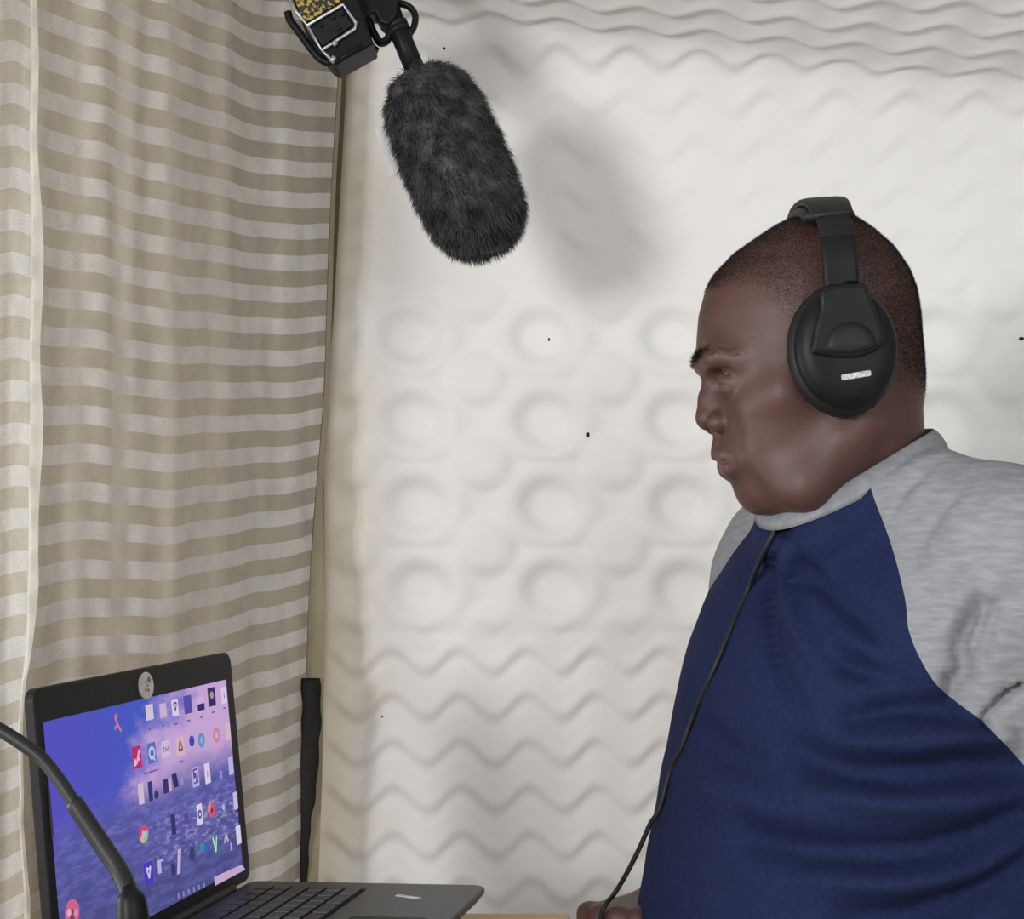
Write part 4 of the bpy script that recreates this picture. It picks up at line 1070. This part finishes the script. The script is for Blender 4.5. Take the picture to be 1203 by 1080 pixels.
# trousers and shoes (below the frame)
GT = Grid((-.20, -.27, .04), (.22, .27, .92), .009)
for s in (1, -1):
    GT.ell((.01, s*.07, .84), (.165, .125, .12), k=.05)
    GT.cap((0, s*.095, .80), (.01, s*.095, .46), .102, .076, k=.02); GT.cap((.01, s*.095, .46), (-.02, s*.10, .10), .075, .058, k=.015)
Vt, Ft = GT.mesh(2); link_mesh('trousers', grid_to_world(Vt), Ft, M['trouser'], person)
for s in (1, -1):
    GH = Grid((-.13, s*.1-.07, 0.0-.01), (.19, s*.1+.07, .13), .005)
    GH.cap((-.04, s*.10, .055), (.12, s*.115, .046), .046, .040, k=.02); GH.op(lambda x, y, z: z-.002, (-.2, -.3, -.05), (.3, .3, .004), .002, sub=True)
    Vh, Fh = GH.mesh(2); link_mesh('shoe', grid_to_world(Vh), Fh, M['shoe'], person)

# ================================================================== HEADPHONES
hpn = thing('headphones', 'black over-ear headphones with a silver nameplate, worn on the head of the man', 'headphones', tuple(hw(at(990, 415, 0))[0]))
_c = HP(994.5, 408, .104); Cn = np.array([_c[0], 0, _c[2]])
tilt = math.radians(4)
upc = np.array([math.sin(tilt)*1.0, 0, math.cos(tilt)]); fwc = np.array([math.cos(tilt), 0, -math.sin(tilt)])
def cup(s):
    ring = lambda rx, ry, v, n=48, dy=0: [hw(Cn + fwc*rx*math.cos(a) + upc*(ry*math.sin(a)+dy) + np.array([0, s*v, 0]))[0] for a in np.linspace(0, 2*math.pi, n, endpoint=False)]
    K = .91; ring_ = ring; ring = lambda rx, ry, v: ring_(rx*K, ry*K, v)
    bm = bmesh.new()
    bm_loft(bm, [ring(.036, .045, .094), ring(.0415, .0505, .093), ring(.0435, .0525, .098), ring(.0435, .0522, .102), ring(.0405, .0495, .1055), ring(.034, .043, .1085), ring(.026, .034, .110), ring(.012, .016, .1105), ring(.001, .001, .1106)])
    ear = link_bm('ear_cup', bm, M['black'], hpn, smooth=True)
    # pad: soft ring
    bm = bmesh.new(); n, mseg = 48, 14; R = []
    for a in np.linspace(0, 2*math.pi, n, endpoint=False):
        row = []
        for b in np.linspace(0, 2*math.pi, mseg, endpoint=False):
            k = 1 + (.0115*math.cos(b)+ .0005*math.sin(a*23))/.035; v = .0810 + .0135*math.sin(b)
            row.append(bm.verts.new(hw(Cn + fwc*.0325*k*math.cos(a) + upc*.0405*k*math.sin(a)*.985 + np.array([0, s*v, 0]))[0]))
        R.append(row)
    for i in range(n):
        for j in range(mseg): bm.faces.new((R[i][j], R[i][(j+1) % mseg], R[(i+1) % n][(j+1) % mseg], R[(i+1) % n][j]))
    link_bm('ear_pad', bm, M['black_soft'], ear, smooth=True)
    return ear
near_cup = cup(1); far_cup = cup(-1)
def hx(a, b, v): return hw(Cn + fwc*a*.91 + upc*b*.91 + np.array([0, v, 0]))[0]
for s, ear in ((1, near_cup), (-1, far_cup)):
    # teardrop yoke plate running from the band down over the cup
    out = [(-.019, .052), (.016, .052), (.021, .034), (.027, .016), (.031, -.002), (.024, -.006), (.008, -.0095), (-.010, -.010), (-.026, -.004), (-.031, .003), (-.028, .020), (-.023, .036)]
    oc = catmull(np.array([(a, b, 0) for a, b in out+[out[0]]]), 60)[:-1, :2]
    bm = bmesh.new(); bm_loft(bm, [[hx(a*k, .02+(b-.02)*k, s*v) for a, b in oc] for v, k in ((.104, 1.0), (.1118, 1.0), (.1135, .95), (.1142, .86))])
    yk = link_bm('yoke', bm, M['black'], ear, smooth=False)
    # half-moon cap
    bm = bmesh.new(); hm = [(.021*math.cos(t), -.0035+.0005 + .0225*math.sin(t)) for t in np.linspace(0.0, math.pi, 24)] + [(-.013, -.0062), (0, -.0080), (.013, -.0062)]
    bm_loft(bm, [[hx(-.002+a*k, .001+b*k, s*v) for a, b in hm] for v, k in ((.113, 1.05), (.1136, 1.05), (.1132, 1.01))])
    link_bm('groove', bm, M['key'], yk)
    bm = bmesh.new(); bm_loft(bm, [[hx(-.002+a*k, .001+b*k, s*v) for a, b in hm] for v, k in ((.112, .985), (.1146, .98), (.1162, .90), (.1170, .6), (.1172, .1))])
    link_bm('cap', bm, M['grey_plastic'], yk, smooth=True)
bp = wh(hw(at(1005, 441, .1))[0])
# nameplate on the near cup
pc = at(1006, 441, .111); tl = math.radians(9)
ex2 = np.array([-math.cos(tl), 0, math.sin(tl)]); ez2 = np.array([math.sin(tl), 0, math.cos(tl)])
bm = bmesh.new()
bm_loft(bm, [rounded(hw(np.array([pc[0], v, pc[2]]))[0], hw(ex2)[0]-hw(np.zeros(3))[0], hw(ez2)[0]-hw(np.zeros(3))[0],   .0114-.0004*k, .0023-.0004*k, .0012, 4) for v, k in ((.100, 0), (.1112, 0), (.1116, 1))])
link_bm('nameplate', bm, M['badge'], near_cup)['label'] = 'silver nameplate'
# headband: padded arch over the skull
apex = at(956, 258, 0)
def arch(t, off=0.0):
    """t in -1..1 from the far cup over the top to the near cup, head frame"""
    a = t*math.pi/2*1.0
    top = Cn + upc*.046; A = np.array([top[0], 0, top[2]])
    v = .0955*np.sign(math.sin(a))*abs(math.sin(a))**.8; hgt = (apex[2]+off - top[2])*abs(math.cos(a))**.62
    u = top[0] + (apex[0]-top[0])*abs(math.cos(a))**.9
    return np.array([u, v*(1+off/.1), top[2]+hgt])
def band(name, t0, t1, w, thick, m, off=0.0, n=50, bulge=1.0):
    bm = bmesh.new(); rings = []
    for t in np.linspace(t0, t1, n):
        p = arch(t, off); q = arch(min(t+.01, 1.02), off); p_ = arch(max(t-.01, -1.02), off); tg_ = q-p_; tg_ /= np.linalg.norm(tg_)
        wv = np.array([1.0, 0, -.05]); wv -= tg_*(wv @ tg_); wv /= np.linalg.norm(wv); nn_ = np.cross(tg_, wv)
        if nn_[2] < 0 and abs(t) < .7 or (abs(t) >= .7 and nn_[1]*t < 0): nn_ = -nn_
        ww_ = w(t) if callable(w) else w
        ring = []
        for a in np.linspace(0, 2*math.pi, 20, endpoint=False):
            ca, sa = math.cos(a), math.sin(a); ring.append(hw(p + wv*ww_/2*np.sign(ca)*abs(ca)**.45 + nn_*thick/2*np.sign(sa)*abs(sa)**.6)[0])
        rings.append(ring)
    bm_loft(bm, rings); return link_bm(name, bm, m, hpn, smooth=True)
hb = band('headband', -.62, .62, lambda t: .040-.008*abs(t)/.62, .0075, M['black_soft'], off=.0085)
pd = band('headband_pad', -.48, .48, lambda t: .044-.006*abs(t), .0105, M['black_soft'], off=.0005)
for s in (1, -1):
    sl = band('slider', s*.60, s*1.0, lambda t: .027, .0055, M['grey_plastic'], off=.0075)
    cuff = band('slider_cuff', s*.80, s*1.0, lambda t: .0275, .0075, M['black'], off=.0075)

# ================================================================== CABLE of the headphones: over the collar, down the shirt, to the hand
sb2 = BVHTree.FromPolygons([tuple(v) for v in Ws], [tuple(f) for f in Fs])
cab = []
farb = hw(Cn - upc*.052 + np.array([.004, -.093, 0]))[0]
cab.append(farb); cab.append(farb + np.array([-.015, -.02, -.045]))
cpx = [(913, 612), (908, 628), (897, 650), (880, 690), (858, 740), (837, 790), (815, 840), (800, 880), (788, 905)]
p_first = None
for px, py in cpx:
    p, nn, _, _ = hit(sb2, px, py)
    if p is None: print('cable miss', px, py); continue
    cab.append(np.array(p) - ray(px, py)*.0035)
yl = cab[-1][1]
handp = HWR
for px, py, y in ((775, 950, yl), (764, 968, yl+.005), (752, 995, yl+.012), (737, 1025, yl+.022), (722, 1050, yl+.03), (712, 1062, 1.262), (706, 1078, 1.262), (706, 1110, 1.268), (712, 1180, 1.27)):
    cab.append(P(px, py, y))
bm = bmesh.new(); bm_tube(bm, catmull(cab, 200), .0022, 10); link_bm('cable', bm, M['cable'], hpn, smooth=True)
# ================================================================== MICROPHONE above
MD = 1.50
mic = thing('shotgun_microphone', 'hanging shotgun microphone in a shaggy charcoal fur windscreen, top centre against the foam', 'microphone', tuple(P(487, 82, MD)))
a0, a1 = P(496, 100, MD), P(571, 277, MD-.01)
axm = (a1-a0); Lm = np.linalg.norm(axm); axm /= Lm
n1 = np.cross(axm, [0, 1, 0]); n1 /= np.linalg.norm(n1); n2 = np.cross(axm, n1)
tv = np.linspace(-.12, 1.11, 60)
rad = lambda t: .0510*(1 - np.clip(np.abs((t-.5))*1.66, 0, 1)**5.0)**.5 * (0.97+.07*np.sin(3.0*t))
bm = bmesh.new(); sgm = 40
rows = []
for t in np.linspace(-.098, 1.098, 50):
    r = max(float(rad(t)), .002); rows.append([a0 + axm*Lm*t + (n1*math.cos(a)+n2*math.sin(a))*r for a in np.linspace(0, 2*math.pi, sgm, endpoint=False)])
bm_loft(bm, rows)
me0 = bpy.data.meshes.new('core'); bm.to_mesh(me0); bm.free()
cv = [tuple(v.co) for v in me0.vertices]; cf = [tuple(p.vertices) for p in me0.polygons]; bpy.data.meshes.remove(me0)
NF = 30000
tt_ = rng.random(NF)*1.19-.095; aa = rng.random(NF)*2*math.pi
r_ = np.array([max(float(rad(t)), .004) for t in tt_])
rd = np.cos(aa)[:, None]*n1 + np.sin(aa)[:, None]*n2
slope = np.array([float(rad(t-.01)-rad(t+.01))/(.02*Lm) for t in tt_])
nv = rd + np.clip(slope, -3, 3)[:, None]*axm; nv /= np.linalg.norm(nv, axis=1)[:, None]
bp0 = a0 + axm*(Lm*tt_)[:, None] + rd*r_[:, None] - nv*.002
clump = np.sin(aa*9+tt_*31)[:, None]*n1*.35 + np.cos(aa*7-tt_*27)[:, None]*n2*.35 + np.sin(aa*5+tt_*50)[:, None]*axm*.25
fd = nv*.75 + axm*.62 + clump + rng.normal(0, .28, (NF, 3)) + np.array([0, 0, -.15]); fd /= np.linalg.norm(fd, axis=1)[:, None]
fd2 = fd + axm*.5 + np.array([0, 0, -.25]); fd2 /= np.linalg.norm(fd2, axis=1)[:, None]
ln = (.008 + .007*rng.random(NF))[:, None]
sd = np.cross(fd, rng.normal(0, 1, (NF, 3))); sd /= np.linalg.norm(sd, axis=1)[:, None]
wdt = .00042
q0 = bp0-sd*wdt; q1 = bp0+sd*wdt; m0 = bp0+fd*ln*.55-sd*wdt*.7; m1_ = bp0+fd*ln*.55+sd*wdt*.7; tp = bp0+fd*ln*.55+fd2*ln*.55
Vf = np.stack([q0, q1, m1_, m0, tp], 1).reshape(-1, 3)
nb0 = len(cv); bb = nb0 + np.arange(NF)*5
faces = cf + [(b, b+1, b+2, b+3) for b in bb] + [(b+3, b+2, b+4) for b in bb]
ws_ = link_mesh('windscreen', np.vstack([np.array(cv), Vf]), faces, M['fur'], mic)
bm = bmesh.new()
bm_prism(bm, [P(440, 151, MD), P(458, 147, MD), P(481, 201, MD), P(458, 208, MD)], (0, .0012, 0), .0004)
link_bm('label_tag', bm, M['tag'], ws_)['label'] = 'small grey sewn tag on the edge of the fur'
bm = bmesh.new(); t0, t1 = P(455, 4, MD), P(492, 92, MD); bm_tube(bm, [t0, t0*.5+t1*.5, t1], .0108, 20); link_bm('tube', bm, M['black'], mic, smooth=True)
bm = bmesh.new()
for f in (.30, .36): 
    c = t0*(1-f)+t1*f; d = (t1-t0)/np.linalg.norm(t1-t0); bm_tube(bm, [c-d*.003, c+d*.003], .0125, 20)
link_bm('collar', bm, M['grey_plastic'], mic, smooth=True)
# shock mount: curved clamp loops and bracket up to the ceiling
def loop(name, pts, r, y=MD, n=40, flat=1.6):
    bm = bmesh.new(); bm_tube(bm, catmull([P(a, b, y) for a, b in pts], n), r, 12, flat=flat); return link_bm(name, bm, M['black'], mic, smooth=True)
loop('mount_loop', [(462, 6), (474, 5), (484, 11), (488, 20), (486, 32), (480, 41)], .0036)
loop('mount_loop', [(466, 28), (473, 33), (479, 38), (484, 41)], .0040)
loop('mount_loop', [(431, 18), (436, 32), (442, 44), (447, 50), (455, 47), (458, 36)], .0042)
loop('mount_loop', [(426, 44), (433, 50), (440, 58), (443, 60)], .0040)
bm = bmesh.new(); bm_prism(bm, [P(a, b, MD-.015) for a, b in ((404, -30), (470, -30), (466, 18), (456, 30), (446, 26), (440, 14), (430, 20), (438, 50), (426, 55), (416, 28))], (0, .034, 0), .003)
link_bm('bracket', bm, M['black'], mic)
bm = bmesh.new(); rodp = P(436, -20, MD); bm_tube(bm, [rodp - up*.02, np.array([rodp[0], rodp[1], 2.085])], .012, 16)
link_bm('ceiling_rod', bm, M['black'], mic, smooth=True)
# ---- recorder box
rec = thing('audio_recorder', 'black box with silver framed panel and yellow speckled face, above the furry microphone', 'recorder', tuple(P(392, 77, MD)))
RD = MD-.035
bm = bmesh.new(); bm_prism(bm, [P(a, b, RD) for a, b in ((334, -25), (408, -40), (436, 44), (440, 50), (394, 76), (386, 72), (360, 40))], (0, .05, 0), .003)
body_r = link_bm('housing', bm, M['black'], rec)
def rp(name, poly, dy, th_, m, par=rec, bev=.0008):
    bm = bmesh.new(); bm_prism(bm, [P(a, b, RD-dy) for a, b in poly], (0, th_+dy, 0), bev); return link_bm(name, bm, m, par)
M['yellow_print'] = bpy.data.materials.new('yellow_print'); M['yellow_print'].use_nodes = True; nt = M['yellow_print'].node_tree; L = nt.links
b = nt.nodes['Principled BSDF']; tcn = nt.nodes.new('ShaderNodeTexCoord'); n_ = nt.nodes.new('ShaderNodeTexNoise'); n_.inputs['Scale'].default_value = 260; n_.inputs['Detail'].default_value = 2
L.new(tcn.outputs['Object'], n_.inputs[0]); r_n = nt.nodes.new('ShaderNodeValToRGB'); L.new(n_.outputs['Fac'], r_n.inputs[0])
r_n.color_ramp.elements[0].position = .50; r_n.color_ramp.elements[0].color = (.012, .012, .012, 1); r_n.color_ramp.elements[1].position = .56; r_n.color_ramp.elements[1].color = (.42, .30, .05, 1)
L.new(r_n.outputs[0], b.inputs['Base Color']); b.inputs['Roughness'].default_value = .6
rp('printed_face', ((343, -12), (396, -22), (399, 2), (360, 26), (352, 16)), .002, .004, M['yellow_print'])['label'] = 'black face with yellow speckled print'
def frame_bar(name, pts, r): 
    bm = bmesh.new(); bm_tube(bm, [P(a, b, RD-.003) for a, b in pts], r, 8); return link_bm(name, bm, M['silver'], rec, smooth=True)
frame_bar('frame', [(337, -6), (348, 14), (361, 30), (403, 5), (418, 27), (417, 34), (378, 59), (361, 30)], .0019)
frame_bar('frame', [(378, 59), (382, 63), (391, 72)], .0014)
rp('control_panel', ((365, 32), (402, 10), (414, 29), (379, 54)), .0035, .003, M['grey_plastic'])
for a, b in ((398, 34), (391, 21), (402, 17), (377, 30)):
    bm = bmesh.new(); c = P(a, b, RD-.004); bm_tube(bm, [c, c - np.array([0, .003, 0])], .0022, 12); link_bm('knob', bm, M['grey_plastic'], rec, smooth=True)
for a, b, c, d in ((391, 53, 395, 49), (389, 73, 393, 67)):
    bm = bmesh.new(); bm_tube(bm, [P(a, b, RD-.004), P(c, d, RD-.004)], .0030, 10); link_bm('screw', bm, M['silver'], rec, smooth=True)
bm = bmesh.new(); bm_tube(bm, catmull([P(a, b, RD+.01) for a, b in ((338, 14), (341, 24), (350, 36), (366, 58), (376, 69), (388, 75))], 30), .0042, 10); link_bm('side_rail', bm, M['black'], rec, smooth=True)
bm = bmesh.new(); bm_tube(bm, [P(394, 74, RD-.002), P(424, 54, RD-.002)], .0032, 10); link_bm('edge_rail', bm, M['black'], rec, smooth=True)
